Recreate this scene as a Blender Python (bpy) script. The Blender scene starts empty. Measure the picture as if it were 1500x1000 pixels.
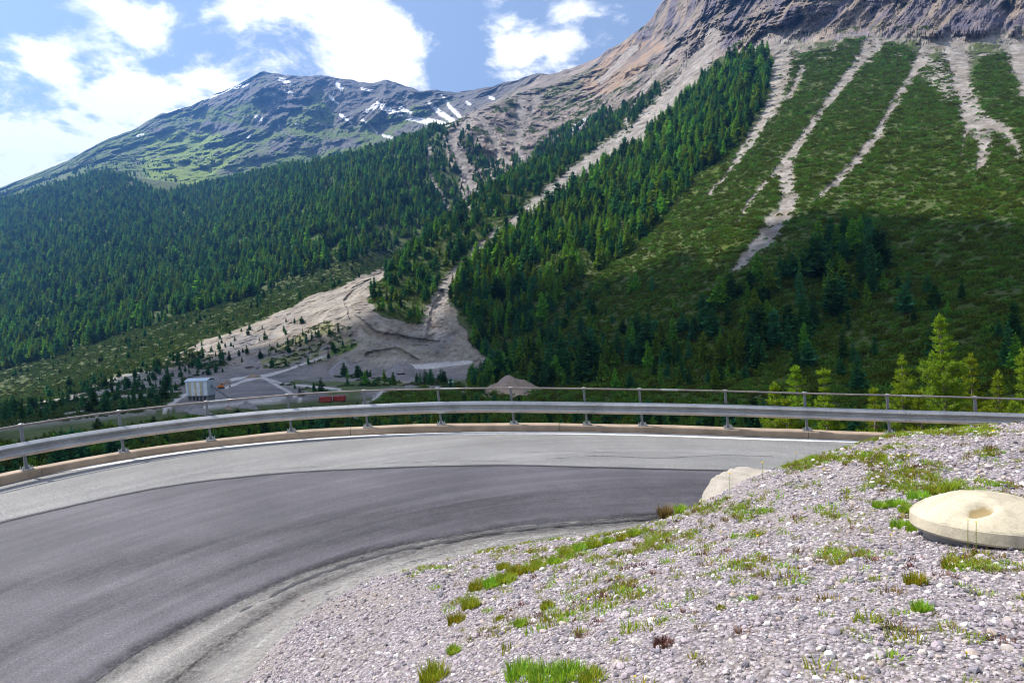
import bpy, bmesh, math, random
import numpy as np
from math import sin, cos, tan, radians, pi, sqrt, atan2
from mathutils import Vector, Matrix, Euler

SC = bpy.context.scene
COL = SC.collection
RNG = np.random.default_rng(7)
random.seed(7)

# ------------------------------------------------------------------ camera
F = 1000.0                      # focal length in photo pixels (1500 wide)
PITCH, ROLL = radians(2.5), radians(3.0)
fw = np.array([0, cos(PITCH), -sin(PITCH)])
_r = np.array([1.0, 0, 0])
_u = np.cross(_r, fw)
rt = _r * cos(ROLL) - _u * sin(ROLL)
up = _u * cos(ROLL) + _r * sin(ROLL)
cam_d = bpy.data.cameras.new('camera')
cam = bpy.data.objects.new('camera', cam_d)
COL.objects.link(cam)
cam_d.sensor_width = 36.0
cam_d.lens = 36.0 * F / 1500.0
cam_d.clip_start = 0.05
cam_d.clip_end = 40000
M3 = Matrix(((rt[0], up[0], -fw[0], 0), (rt[1], up[1], -fw[1], 0), (rt[2], up[2], -fw[2], 0), (0, 0, 0, 1)))
cam.matrix_world = M3
SC.camera = cam

def pix(x, y, d):
    """photo pixel + distance along the view axis -> point (camera stands at the origin)"""
    x = np.asarray(x, float); y = np.asarray(y, float); d = np.asarray(d, float)
    return d[..., None] * (fw + ((x - 750) / F)[..., None] * rt + ((500 - y) / F)[..., None] * up)
def proj(P):
    P = np.asarray(P, float)
    d = P @ fw
    return 750 + F * (P @ rt) / d, 500 - F * (P @ up) / d, d

# ------------------------------------------------------------------ sun, sky, exposure
SUN_AZ, SUN_EL = radians(-66), radians(53)       # azimuth from +Y, negative = left
S = np.array([sin(SUN_AZ) * cos(SUN_EL), cos(SUN_AZ) * cos(SUN_EL), sin(SUN_EL)])
sun_d = bpy.data.lights.new('sun', 'SUN')
sun_d.energy = 5.0
sun_d.angle = radians(0.53)
sun_d.color = (1.0, 0.95, 0.87)
sun = bpy.data.objects.new('sun', sun_d)
COL.objects.link(sun)
sun.rotation_euler = Vector(S).to_track_quat('Z', 'Y').to_euler()
sun.location = (-60, 30, 90)

world = bpy.data.worlds.new('World')
SC.world = world
world.use_nodes = True
wn, wl = world.node_tree.nodes, world.node_tree.links
wn.clear()
def N(t, **k):
    n = wn.new(t)
    for a, b in k.items():
        setattr(n, a, b)
    return n
w_out = N('ShaderNodeOutputWorld'); w_bg = N('ShaderNodeBackground')
w_bg.inputs['Strength'].default_value = 0.10
w_sky = N('ShaderNodeTexSky', sky_type='NISHITA')
w_sky.sun_disc = False
w_sky.sun_elevation = SUN_EL
w_sky.sun_rotation = SUN_AZ
w_sky.altitude = 900
w_sky.air_density = 1.0
w_sky.dust_density = 1.6
w_sky.ozone_density = 2.0
w_tc = N('ShaderNodeTexCoord')
def wmath(op, a, b=None, clamp=False):
    n = N('ShaderNodeMath', operation=op, use_clamp=clamp)
    for i, v in enumerate((a, b)):
        if v is None: continue
        if isinstance(v, (int, float)): n.inputs[i].default_value = v
        else: wl.new(v, n.inputs[i])
    return n.outputs[0]
w_sep = N('ShaderNodeSeparateXYZ'); wl.new(w_tc.outputs['Generated'], w_sep.inputs[0])
w_den = wmath('ADD', wmath('MAXIMUM', w_sep.outputs[2], 0.0), 0.30)
w_cmb = N('ShaderNodeCombineXYZ')
wl.new(wmath('DIVIDE', w_sep.outputs[0], w_den), w_cmb.inputs[0])
wl.new(wmath('DIVIDE', w_sep.outputs[1], w_den), w_cmb.inputs[1])
w_cmb.inputs[2].default_value = 3.1
def wnoise(scale, detail, rough, off=0.0):
    n = N('ShaderNodeTexNoise'); n.inputs['Scale'].default_value = scale
    n.inputs['Detail'].default_value = detail; n.inputs['Roughness'].default_value = rough
    n.inputs['Distortion'].default_value = 0.25
    m = N('ShaderNodeVectorMath', operation='ADD'); m.inputs[1].default_value = (off, off * 1.7, off * .3)
    wl.new(w_cmb.outputs[0], m.inputs[0]); wl.new(m.outputs[0], n.inputs['Vector'])
    return n.outputs['Fac']
n_big = wnoise(1.6, 4, 0.55, 4.0)
n_fine = wnoise(5.0, 12, 0.62, 1.0)
cov = wmath('ADD', wmath('MULTIPLY', n_big, 0.6), wmath('MULTIPLY', n_fine, 1.65))
# individual cumulus clouds (direction, angular radius, weight); the noise carries on everywhere
CLOUDS = [((40, 150), 13, .22), ((180, 70), 8, .12), ((215, 150), 6, .08), ((10, 250), 9, .18), ((-150, 100), 16, .16), ((430, 10), 6, .22), ((370, 15), 4, .12),
          ((530, 50), 4.5, .24), ((565, 85), 4.0, .28), ((600, 112), 3.0, .18), ((760, 55), 2.4, .34), ((738, 98), 2.3, .34), ((825, 52), 2.2, .26), ((712, 3), 1.5, .2), ((905, 55), 2.5, .2), ((330, 65), 2.8, .18), ((310, 120), 3, .2),
          ((690, 45), 3.0, -.22), ((660, 110), 2.2, -.2), ((800, 15), 3.0, -.2), ((930, 0), 5, -.2), ((640, 15), 3.5, -.2), ((300, 30), 2.6, -.14), ((110, 110), 1.6, -.16), ((250, 70), 2.0, -.14), ((420, 80), 3.0, -.16), ((25, 110), 2.2, -.2), ((120, 145), 2.2, -.16), ((20, 20), 3, -.15)]
for (cx, cy), rad, wgt in CLOUDS:
    v = pix(cx, cy, 1.0); v = v / np.linalg.norm(v)
    dt = N('ShaderNodeVectorMath', operation='DOT_PRODUCT'); dt.inputs[1].default_value = tuple(v)
    wl.new(w_tc.outputs['Generated'], dt.inputs[0])
    mr = N('ShaderNodeMapRange', interpolation_type='SMOOTHSTEP')
    wl.new(dt.outputs['Value'], mr.inputs[0])
    mr.inputs[1].default_value = cos(radians(rad)); mr.inputs[2].default_value = 1.0
    mr.inputs[3].default_value = 0.0; mr.inputs[4].default_value = wgt * .42
    cov = wmath('ADD', cov, mr.outputs[0])
w_ramp = N('ShaderNodeMapRange', interpolation_type='SMOOTHSTEP')
wl.new(cov, w_ramp.inputs[0])
w_ramp.inputs[1].default_value = 1.02; w_ramp.inputs[2].default_value = 1.34
w_mix = N('ShaderNodeMix', data_type='RGBA')
wl.new(wmath('MULTIPLY', wmath('MAXIMUM', w_ramp.outputs[0], .24), wmath('GREATER_THAN', w_sep.outputs[2], 0.0)), w_mix.inputs[0])
wl.new(w_sky.outputs[0], w_mix.inputs[6])
w_cc = N('ShaderNodeValToRGB'); wl.new(w_ramp.outputs[0], w_cc.inputs[0])
w_cc.color_ramp.elements[0].position = .2; w_cc.color_ramp.elements[0].color = (5.2, 5.7, 6.4, 1); w_cc.color_ramp.elements[1].position = .95; w_cc.color_ramp.elements[1].color = (10, 10, 10, 1)
wl.new(w_cc.outputs[0], w_mix.inputs[7])
wl.new(w_mix.outputs[2], w_bg.inputs['Color'])
wl.new(w_bg.outputs[0], w_out.inputs[0])

SC.view_settings.view_transform = 'Standard'
SC.view_settings.look = 'None'
SC.view_settings.exposure = 0.70
SC.view_settings.gamma = 1.0
SC.render.engine = 'CYCLES'
cy = SC.cycles
cy.use_denoising = True
cy.max_bounces = 5; cy.diffuse_bounces = 2; cy.glossy_bounces = 2; cy.transmission_bounces = 3
cy.transparent_max_bounces = 6; cy.volume_bounces = 0
cy.use_adaptive_sampling = True; cy.adaptive_threshold = 0.015
cy.sample_clamp_indirect = 4.0
cy.filter_width = 1.1

# ------------------------------------------------------------------ numpy noise
_perm = np.random.default_rng(3).permutation(256)
_perm = np.concatenate([_perm, _perm, _perm])
_g3 = np.random.default_rng(5).normal(size=(256, 3)); _g3 /= np.linalg.norm(_g3, axis=1)[:, None]
def perlin(P):
    Pi = np.floor(P).astype(np.int64); f = P - Pi; Pi &= 255
    w = f * f * f * (f * (f * 6 - 15) + 10)
    out = np.zeros(len(P))
    for dx in (0, 1):
        wx = w[:, 0] if dx else 1 - w[:, 0]
        for dy in (0, 1):
            wy = w[:, 1] if dy else 1 - w[:, 1]
            for dz in (0, 1):
                wz = w[:, 2] if dz else 1 - w[:, 2]
                h = _perm[_perm[_perm[(Pi[:, 0] + dx) & 255] + ((Pi[:, 1] + dy) & 255)] + ((Pi[:, 2] + dz) & 255)]
                g = _g3[h]
                out += wx * wy * wz * (g[:, 0] * (f[:, 0] - dx) + g[:, 1] * (f[:, 1] - dy) + g[:, 2] * (f[:, 2] - dz))
    return out * 1.5
def fbm(P, octs=4, gain=.5, lac=2.03):
    a, o = 1.0, np.zeros(len(P)); P = P.copy()
    for i in range(octs):
        o += a * perlin(P + 17.3 * i); a *= gain; P = P * lac
    return o
def ridged(P, octs=4, gain=.5):
    a, o = 1.0, np.zeros(len(P)); P = P.copy()
    for i in range(octs):
        o += a * (1 - 2 * np.abs(perlin(P + 9.1 * i))); a *= gain; P = P * 2.1
    return o
def sstep(a, b, x):
    t = np.clip((x - a) / (b - a), 0, 1); return t * t * (3 - 2 * t)

# ------------------------------------------------------------------ object helpers
def link(o, parent=None):
    COL.objects.link(o)
    if parent is not None: o.parent = parent
    return o
def tag(o, label=None, cat=None, group=None, kind=None):
    if label: o['label'] = label
    if cat: o['category'] = cat
    if group: o['group'] = group
    if kind: o['kind'] = kind
    return o
def mesh_np(name, V, faces, mats=(), smooth=False):
    """faces: int array (n,3) or (n,4)"""
    V = np.asarray(V, np.float32); faces = np.asarray(faces, np.int32)
    me = bpy.data.meshes.new(name)
    n, k = faces.shape
    me.vertices.add(len(V)); me.vertices.foreach_set('co', V.ravel())
    me.loops.add(n * k); me.loops.foreach_set('vertex_index', faces.ravel())
    me.polygons.add(n); me.polygons.foreach_set('loop_start', np.arange(0, n * k, k, dtype=np.int32))
    me.polygons.foreach_set('use_smooth', np.full(n, smooth))
    me.update(calc_edges=True)
    for m in mats: me.materials.append(m)
    return me
def mesh_py(name, V, faces, mats=(), smooth=False):
    me = bpy.data.meshes.new(name)
    me.from_pydata([tuple(map(float, v)) for v in V], [], [tuple(map(int, f)) for f in faces])
    for m in mats: me.materials.append(m)
    if smooth: me.polygons.foreach_set('use_smooth', [True] * len(me.polygons))
    me.update()
    return me
def obj(name, me, parent=None, loc=None):
    o = bpy.data.objects.new(name, me)
    link(o, parent)
    if loc is not None: o.location = loc
    return o
def empty(name, loc=(0, 0, 0)):
    o = bpy.data.objects.new(name, None); o.empty_display_size = .3
    link(o); o.location = loc
    return o
class MB:
    """collects shapes into one mesh"""
    def __init__(s): s.v = []; s.f = []
    def add(s, V, Fc):
        b = len(s.v); s.v += [tuple(v) for v in V]; s.f += [tuple(i + b for i in f) for f in Fc]; return s
    def box(s, c, size, M=None):
        x, y, z = (q / 2 for q in size)
        V = [Vector((a * x, b * y, d * z)) for a in (-1, 1) for b in (-1, 1) for d in (-1, 1)]
        if M is not None: V = [M @ v for v in V]
        V = [v + Vector(c) for v in V]
        return s.add(V, [(0, 1, 3, 2), (4, 6, 7, 5), (0, 4, 5, 1), (2, 3, 7, 6), (0, 2, 6, 4), (1, 5, 7, 3)])
    def tube(s, pts, radii, n=8, cap=True):
        rings = []; pts = [Vector(p) for p in pts]
        for i, p in enumerate(pts):
            t = (pts[min(i + 1, len(pts) - 1)] - pts[max(i - 1, 0)]).normalized()
            a = t.orthogonal() if abs(t.z) > .9 else t.cross(Vector((0, 0, 1)))
            a.normalize(); b = t.cross(a)
            r = radii if isinstance(radii, (int, float)) else radii[i]
            rings.append([p + (a * cos(2 * pi * k / n) + b * sin(2 * pi * k / n)) * r for k in range(n)])
        V = [v for R in rings for v in R]; Fc = []
        for i in range(len(rings) - 1):
            for k in range(n):
                k2 = (k + 1) % n
                Fc.append((i * n + k, i * n + k2, (i + 1) * n + k2, (i + 1) * n + k))
        if cap: Fc += [tuple(range(n))[::-1], tuple((len(rings) - 1) * n + k for k in range(n))]
        return s.add(V, Fc)
    def build(s, name, mat, parent=None, smooth=False):
        return obj(name, mesh_py(name, s.v, s.f, [mat], smooth), parent)

# ------------------------------------------------------------------ materials
def new_mat(name):
    m = bpy.data.materials.new(name); m.use_nodes = True
    nt = m.node_tree; nt.nodes.clear()
    out = nt.nodes.new('ShaderNodeOutputMaterial')
    return m, nt, out
class NT:
    def __init__(s, nt): s.nt = nt
    def n(s, t, ins=None, **k):
        x = s.nt.nodes.new(t)
        for a, b in k.items(): setattr(x, a, b)
        for key, v in (ins or {}).items():
            if isinstance(v, bpy.types.NodeSocket): s.nt.links.new(v, x.inputs[key])
            else: x.inputs[key].default_value = v
        return x
    def ramp(s, fac, stops, interp='LINEAR'):
        r = s.n('ShaderNodeValToRGB', {0: fac}); cr = r.color_ramp; cr.interpolation = interp
        while len(cr.elements) < len(stops): cr.elements.new(.5)
        for e, (p, c) in zip(cr.elements, stops): e.position = p; e.color = (*c, 1) if len(c) == 3 else c
        return r.outputs[0]
    def mix(s, fac, a, b, mode='MIX'):
        m = s.n('ShaderNodeMix', data_type='RGBA', blend_type=mode)
        for i, v in ((0, fac), (6, a), (7, b)):
            if isinstance(v, bpy.types.NodeSocket): s.nt.links.new(v, m.inputs[i])
            elif i == 0: m.inputs[0].default_value = v
            else: m.inputs[i].default_value = (*v, 1) if len(v) == 3 else v
        return m.outputs[2]
    def noise(s, scale, detail=4, rough=.55, vec=None, out='Fac'):
        ins = {'Scale': scale, 'Detail': detail, 'Roughness': rough}
        if vec is not None: ins['Vector'] = vec
        return s.n('ShaderNodeTexNoise', ins).outputs[out]
def principled(T, out, color, rough=.8, metal=0.0, bump=None, bstr=.3, bdist=.01, spec=.3):
    ins = {'Base Color': color if isinstance(color, bpy.types.NodeSocket) else (*color, 1), 'Roughness': rough, 'Metallic': metal}
    p = T.n('ShaderNodeBsdfPrincipled', ins)
    p.inputs['Specular IOR Level'].default_value = spec
    if bump is not None:
        b = T.n('ShaderNodeBump', {'Height': bump, 'Strength': bstr, 'Distance': bdist})
        T.nt.links.new(b.outputs[0], p.inputs['Normal'])
    T.nt.links.new(p.outputs[0], out.inputs[0])
    return p
def obj_coord(T): return T.n('ShaderNodeTexCoord').outputs['Object']

def mat_plain(name, c, rough=.7, metal=0., var=.25, scale=3., bump=.15, bdist=.01, spec=.3):
    m, nt, out = new_mat(name); T = NT(nt); v = obj_coord(T)
    nz = T.noise(scale, 6, .6, v)
    lo = tuple(q * (1 - var) for q in c); hi = tuple(min(1, q * (1 + var)) for q in c)
    principled(T, out, T.ramp(nz, [(.3, lo), (.7, hi)]), rough, metal, T.noise(scale * 6, 4, .6, v), bump, bdist, spec)
    return m

# asphalt: aggregate speckle, tyre streaks that follow the bend, dusty patches
def mat_asphalt(name, c0, c1, speck=.5, streak=.3, centre=(3.2, 4.6)):
    m, nt, out = new_mat(name); T = NT(nt)
    geo = T.n('ShaderNodeNewGeometry').outputs['Position']
    base = T.ramp(T.noise(.45, 5, .6, geo), [(.3, c0), (.7, c1)])
    fine = T.noise(42, 5, .75, geo)
    base = T.mix(speck, base, T.ramp(fine, [(.32, (.25, .25, .25)), (.5, (1, 1, 1)), (.66, (2.0, 1.96, 1.92))]), 'MULTIPLY')
    # radial coordinate about the bend
    off = T.n('ShaderNodeVectorMath', {0: geo, 1: (-centre[0], -centre[1], 0)}, operation='ADD').outputs[0]
    sep = T.n('ShaderNodeSeparateXYZ', {0: off})
    fl = T.n('ShaderNodeCombineXYZ', {0: sep.outputs[0], 1: sep.outputs[1]}).outputs[0]
    ln = T.n('ShaderNodeVectorMath', {0: fl}, operation='LENGTH').outputs['Value']
    ang = T.n('ShaderNodeMath', {0: sep.outputs[1], 1: sep.outputs[0]}, operation='ARCTAN2').outputs[0]
    pol = T.n('ShaderNodeCombineXYZ', {0: T.n('ShaderNodeMath', {0: ln, 1: 3.0}, operation='MULTIPLY').outputs[0],
                                        1: T.n('ShaderNodeMath', {0: ang, 1: 1.1}, operation='MULTIPLY').outputs[0]}).outputs[0]
    st = T.noise(1.0, 5, .65, pol)
    base = T.mix(streak, base, T.ramp(st, [(.32, (.55, .55, .57)), (.5, (1, 1, 1)), (.68, (1.4, 1.38, 1.36))]), 'MULTIPLY')
    principled(T, out, base, T.n('ShaderNodeMapRange', {0: st, 3: .62, 4: .85}).outputs[0], 0, fine, .35, .006, .35)
    return m
M_road = mat_asphalt('asphalt_old', (.142, .140, .136), (.198, .194, .187), .85, .4)
M_patch = mat_asphalt('asphalt_new', (.054, .051, .060), (.090, .084, .096), .6, .7)
M_apron = mat_asphalt('asphalt_worn', (.14, .132, .125), (.225, .213, .198), .6, .9)
M_tar = mat_plain('tar_seal', (.03, .028, .035), .5, 0, .4, 8, .2)
M_paint = mat_plain('white_road_paint', (.62, .60, .57), .6, 0, .22, 9, .2, .003)
M_dust = mat_plain('dust', (.36, .34, .32), .9, 0, .3, 5, .2)
M_conc = mat_plain('coping_concrete', (.31, .235, .17), .85, 0, .28, 2.2, .35, .01)
M_wall = mat_plain('wall_concrete', (.27, .25, .23), .9, 0, .3, 1.2, .35, .02)
def mat_galv(name, c, rough, metal=.85):
    m, nt, out = new_mat(name); T = NT(nt); v = obj_coord(T)
    a = T.noise(2.2, 6, .65, v); b = T.noise(30, 3, .6, v)
    col = T.mix(.5, T.ramp(a, [(.3, tuple(q * .7 for q in c)), (.65, c)]), T.ramp(b, [(.35, (.7, .68, .66)), (.6, (1, 1, 1))]), 'MULTIPLY')
    principled(T, out, col, T.n('ShaderNodeMapRange', {0: b, 3: rough - .08, 4: rough + .12}).outputs[0], metal, a, .08, .01)
    return m
M_galv = mat_galv('galvanised_steel', (.50, .50, .50), .36)
M_post = mat_galv('post_steel', (.22, .235, .26), .5, .6)
M_rust = mat_galv('handrail_steel', (.34, .30, .28), .42, .75)

# concrete lid and stone
def mat_stone(name, c, spots=(.2, .18, .15), scale=4., bump=.5, bdist=.02):
    m, nt, out = new_mat(name); T = NT(nt); v = obj_coord(T)
    a = T.noise(scale, 8, .65, v); b = T.noise(scale * 14, 5, .7, v)
    col = T.ramp(a, [(.28, tuple(q * .68 for q in c)), (.5, c), (.75, tuple(min(1, q * 1.18) for q in c))])
    col = T.mix(.55, col, T.ramp(b, [(.3, (.55, .53, .5)), (.5, (1, 1, 1)), (.8, (1.15, 1.15, 1.12))]), 'MULTIPLY')
    sp = T.ramp(T.noise(scale * 2.3, 6, .7, v), [(.62, (0, 0, 0)), (.75, (1, 1, 1))])
    col = T.mix(T.n('ShaderNodeMath', {0: sp, 1: .55}, operation='MULTIPLY').outputs[0], col, spots)
    principled(T, out, col, .88, 0, T.n('ShaderNodeMath', {0: a, 1: b}, operation='ADD').outputs[0], bump, bdist, .25)
    return m
M_lid = mat_stone('lid_concrete', (.47, .41, .30), (.22, .2, .17), 5, .35, .012)
M_boulder = mat_stone('boulder_rock', (.36, .32, .27), (.2, .18, .16), 2.2, .6, .04)
def mat_gravelstone():
    m, nt, out = new_mat('gravel_stone'); T = NT(nt)
    r = T.n('ShaderNodeObjectInfo').outputs['Random']
    col = T.ramp(r, [(0, (.12, .115, .125)), (.16, (.24, .22, .245)), (.36, (.34, .285, .305)), (.60, (.41, .345, .355)), (.76, (.48, .43, .425)), (.86, (.36, .285, .235)), (.94, (.55, .51, .46)), (.985, (.74, .72, .69))])
    nz = T.noise(40, 4, .6, obj_coord(T))
    col = T.mix(.5, col, T.ramp(nz, [(.3, (.65, .63, .63)), (.65, (1.1, 1.1, 1.1))]), 'MULTIPLY')
    principled(T, out, col, .85, 0, nz, .25, .003, .25)
    return m
M_gst = mat_gravelstone()
def mat_bank():
    m, nt, out = new_mat('gravel_bank'); T = NT(nt)
    geo = T.n('ShaderNodeNewGeometry').outputs['Position']
    vo = T.n('ShaderNodeTexVoronoi', {'Vector': geo, 'Scale': 38.0})
    sep = T.n('ShaderNodeSeparateColor', {0: vo.outputs['Color']})
    col = T.ramp(sep.outputs[0], [(0, (.17, .155, .165)), (.4, (.30, .27, .29)), (.75, (.40, .365, .385)), (1, (.55, .52, .52))])
    col = T.mix(1, col, T.ramp(vo.outputs['Distance'], [(.2, (1, 1, 1)), (.75, (.45, .42, .40))]), 'MULTIPLY')
    col = T.mix(T.ramp(T.noise(.9, 5, .6, geo), [(.45, (0, 0, 0)), (.65, (.6, .6, .6))]), col, (.25, .21, .18))
    hgt = T.n('ShaderNodeMath', {0: 1.0, 1: vo.outputs['Distance']}, operation='SUBTRACT').outputs[0]
    principled(T, out, col, .9, 0, hgt, .8, .02, .2)
    return m
M_bank = mat_bank()

def mat_leaf(name, c, trans=.35, var=.35, hue=.03, dry=False):
    """foliage: diffuse + translucent, varied per plant and within the crown"""
    m, nt, out = new_mat(name); T = NT(nt)
    r = T.n('ShaderNodeObjectInfo').outputs['Random']
    geo = T.n('ShaderNodeNewGeometry')
    isl = geo.outputs['Random Per Island']
    hsv = T.n('ShaderNodeHueSaturation', {'Hue': T.n('ShaderNodeMapRange', {0: r, 3: .5 - hue, 4: .5 + hue}).outputs[0],
                                          'Saturation': 1.0, 'Value': T.n('ShaderNodeMapRange', {0: r, 3: 1 - var, 4: 1 + var}).outputs[0], 'Color': (*c, 1)})
    col = T.mix(1, hsv.outputs[0], T.ramp(isl, [(0, (2.0, 1.05, 1.6)), (.14, (1.5, .95, 1.1)), (.2, (.7, .72, .7)), (1, (1.5, 1.32, 1.2))] if dry else [(0, (.65, .68, .65)), (1, (1.35, 1.32, 1.2))]), 'MULTIPLY')
    d = T.n('ShaderNodeBsdfDiffuse', {'Color': col}); t = T.n('ShaderNodeBsdfTranslucent', {'Color': T.mix(1, col, (1.15, 1.1, .6), 'MULTIPLY')})
    mx = T.n('ShaderNodeMixShader', {0: trans, 1: d.outputs[0], 2: t.outputs[0]})
    nt.links.new(mx.outputs[0], out.inputs[0])
    return m
M_conif = mat_leaf('conifer_needles', (.046, .150, .050), .3, .5, .04)
M_larch = mat_leaf('larch_needles', (.150, .285, .034), .35, .35, .03)
M_mugo = mat_leaf('dwarf_pine_needles', (.098, .155, .024), .3, .5, .045)
M_mugo2 = mat_leaf('dwarf_pine_pale', (.070, .110, .040), .3, .35, .03)
M_pine = mat_leaf('stone_pine_needles', (.19, .28, .030), .45, .12, .02)
M_grass = mat_leaf('grass_blades', (.22, .32, .040), .45, .3, .04, True)
M_dry = mat_leaf('dry_stems', (.19, .13, .06), .2, .3, .02)
M_red = mat_leaf('red_herb', (.17, .09, .08), .25, .3, .02)
M_yel = mat_leaf('yellow_petals', (.80, .60, .03), .3, .05, .005)
M_bark2 = mat_plain('conifer_bark', (.075, .055, .04), .9, 0, .4, 6, .3, .02)
M_bark = mat_plain('pine_bark', (.19, .15, .12), .9, 0, .4, 6, .5, .02)

def mat_terrain():
    m, nt, out = new_mat('mountain_ground'); T = NT(nt)
    geo = T.n('ShaderNodeNewGeometry').outputs['Position']
    at = T.n('ShaderNodeAttribute', attribute_name='Col')
    n1 = T.noise(.045, 9, .68, geo); n2 = T.noise(.35, 6, .7, geo)
    col = T.mix(.8, at.outputs['Color'], T.ramp(n1, [(.3, (.55, .55, .57)), (.5, (1, 1, 1)), (.72, (1.4, 1.38, 1.33))]), 'MULTIPLY')
    col = T.mix(.7, col, T.ramp(n2, [(.3, (.6, .6, .62)), (.5, (1, 1, 1)), (.7, (1.35, 1.33, 1.3))]), 'MULTIPLY')
    hg = T.n('ShaderNodeMath', {0: T.n('ShaderNodeMath', {0: n1, 1: 6.0}, operation='MULTIPLY').outputs[0], 1: n2}, operation='ADD').outputs[0]
    principled(T, out, col, .95, 0, hg, T.n('ShaderNodeMapRange', {0: at.outputs['Alpha'], 3: .25, 4: .9}).outputs[0], 3.0, .1)
    return m
M_terr = mat_terrain()

# ================================================================== SETTING: bend of the road
feet = np.array([(37, 684.4), (183.7, 661), (313, 643.6), (430.9, 630.2), (539.7, 625.2), (645.8, 621), (748, 620.5), (855.2, 621.8),
                 (947.9, 623.2), (1070.1, 626.9), (1182.9, 631), (1298.4, 634.9)])
feet_d = np.polyval([3.70781257e-09, -1.35409145e-05, 1.35586829e-02, 1.47038380e+01], feet[:, 0])
FP = pix(feet[:, 0], feet[:, 1], feet_d)
_cz = np.polyfit(FP[:, 0], FP[:, 2], 3)
_cy = np.polyfit(FP[:, 0], FP[:, 1], 4)
def zc(X):
    X = np.asarray(X, float); Xc = np.clip(X, -10.5, 9.5)
    return np.polyval(_cz, Xc) + (X - Xc) * np.where(X > 0, -.05, .0)
def yc(X):
    X = np.asarray(X, float); Xc = np.clip(X, -10.5, 9.5)
    return np.polyval(_cy, Xc) + np.where(X > 9.5, (X - Xc) * -.2, 0)
KERB = 0.17
def roadz(X, Y):
    return zc(X) - KERB + .05 * (np.asarray(Y, float) - yc(X))
# rail line: measured feet, continued both ways
posts = [tuple(p) for p in FP]
def extend(p, q, n, turn, step=2.0):
    a = atan2(q[1] - p[1], q[0] - p[0]); x, y = q[0], q[1]; o = []
    for i in range(n):
        a += turn; x += step * cos(a); y += step * sin(a)
        o.append((x, y, float(roadz(x, y)) + KERB))
    return o
posts = extend(posts[1], posts[0], 6, radians(9))[::-1] + posts + extend(posts[-2], posts[-1], 7, radians(-2.5))
posts = np.array(posts)
_ks = np.r_[0, np.cumsum(np.hypot(*np.diff(posts[:, :2], axis=0).T))]
def pchip(xk, yk, xq):
    """monotone cubic through (xk, yk[k, ...]) evaluated at xq"""
    h = np.diff(xk); sh = (-1,) + (1,) * (yk.ndim - 1)
    dl = np.diff(yk, axis=0) / h.reshape(sh)
    m = np.zeros_like(yk)
    w1 = (2 * h[1:] + h[:-1]).reshape(sh); w2 = (h[1:] + 2 * h[:-1]).reshape(sh)
    with np.errstate(all='ignore'):
        hm = (w1 + w2) / (w1 / dl[:-1] + w2 / dl[1:])
    m[1:-1] = np.where(dl[:-1] * dl[1:] > 0, hm, 0)
    m[0] = dl[0]; m[-1] = dl[-1]
    i = np.clip(np.searchsorted(xk, xq) - 1, 0, len(xk) - 2)
    t = ((xq - xk[i]) / h[i]).reshape(sh); hh = h[i].reshape(sh)
    return ((2 * t**3 - 3 * t**2 + 1) * yk[i] + (t**3 - 2 * t**2 + t) * hh * m[i] + (-2 * t**3 + 3 * t**2) * yk[i + 1] + (t**3 - t**2) * hh * m[i + 1])
def catmull(xk, yk, xq):
    m = np.gradient(yk, xk, axis=0)
    i = np.clip(np.searchsorted(xk, xq) - 1, 0, len(xk) - 2)
    h = (xk[i + 1] - xk[i])[:, None]; t = ((xq - xk[i])[:, None]) / h
    return (2 * t**3 - 3 * t**2 + 1) * yk[i] + (t**3 - 2 * t**2 + t) * h * m[i] + (-2 * t**3 + 3 * t**2) * yk[i + 1] + (t**3 - t**2) * h * m[i + 1]
def gsm(a, k):
    w = np.exp(-.5 * (np.arange(-3 * k, 3 * k + 1) / k) ** 2); w /= w.sum()
    return np.convolve(np.pad(a, 3 * k, mode='edge'), w, mode='valid')
RS = np.arange(0, _ks[-1], .25)
RP = catmull(_ks, posts, RS)
RP = np.c_[gsm(RP[:, 0], 6), gsm(RP[:, 1], 6), gsm(RP[:, 2], 6)]
_t = np.gradient(RP[:, :2], axis=0); _t /= np.linalg.norm(_t, axis=1)[:, None]
RN = np.c_[_t[:, 1], -_t[:, 0]]          # points to the road side (towards the camera)
def rail_sd(X, Y):
    """signed distance to the rail line, positive on the road side"""
    X = np.ravel(X); Y = np.ravel(Y)
    o = np.empty(len(X))
    for a in range(0, len(X), 20000):
        dx = X[a:a + 20000, None] - RP[None, :, 0]; dy = Y[a:a + 20000, None] - RP[None, :, 1]
        j = np.argmin(dx * dx + dy * dy, axis=1); k = np.arange(len(j))
        o[a:a + 20000] = dx[k, j] * RN[j, 0] + dy[k, j] * RN[j, 1]
    return o
def ray_road(x, y):
    d = np.linspace(4, 40, 2400)
    P = pix(np.full_like(d, x), np.full_like(d, y), d)
    g = P[:, 2] - roadz(P[:, 0], P[:, 1])
    k = np.argmax(g < 0)
    return P[k] if g.min() < 0 else P[-1]

gx = np.arange(-17, 22.01, .2); gy = np.arange(-7, 20.6, .2)
GX, GY = np.meshgrid(gx, gy, indexing='ij')
sd = rail_sd(GX, GY).reshape(GX.shape)
GZ = roadz(GX, GY)
idx = np.arange(GX.size).reshape(GX.shape)
q = np.stack([idx[:-1, :-1], idx[1:, :-1], idx[1:, 1:], idx[:-1, 1:]], -1).reshape(-1, 4)
keep = (sd.ravel()[q] > -.16).all(1)
road = obj('road', mesh_np('road', np.c_[GX.ravel(), GY.ravel(), GZ.ravel()], q[keep], [M_road], True))
tag(road, 'grey asphalt road sweeping round the hairpin bend', kind='structure')

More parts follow.
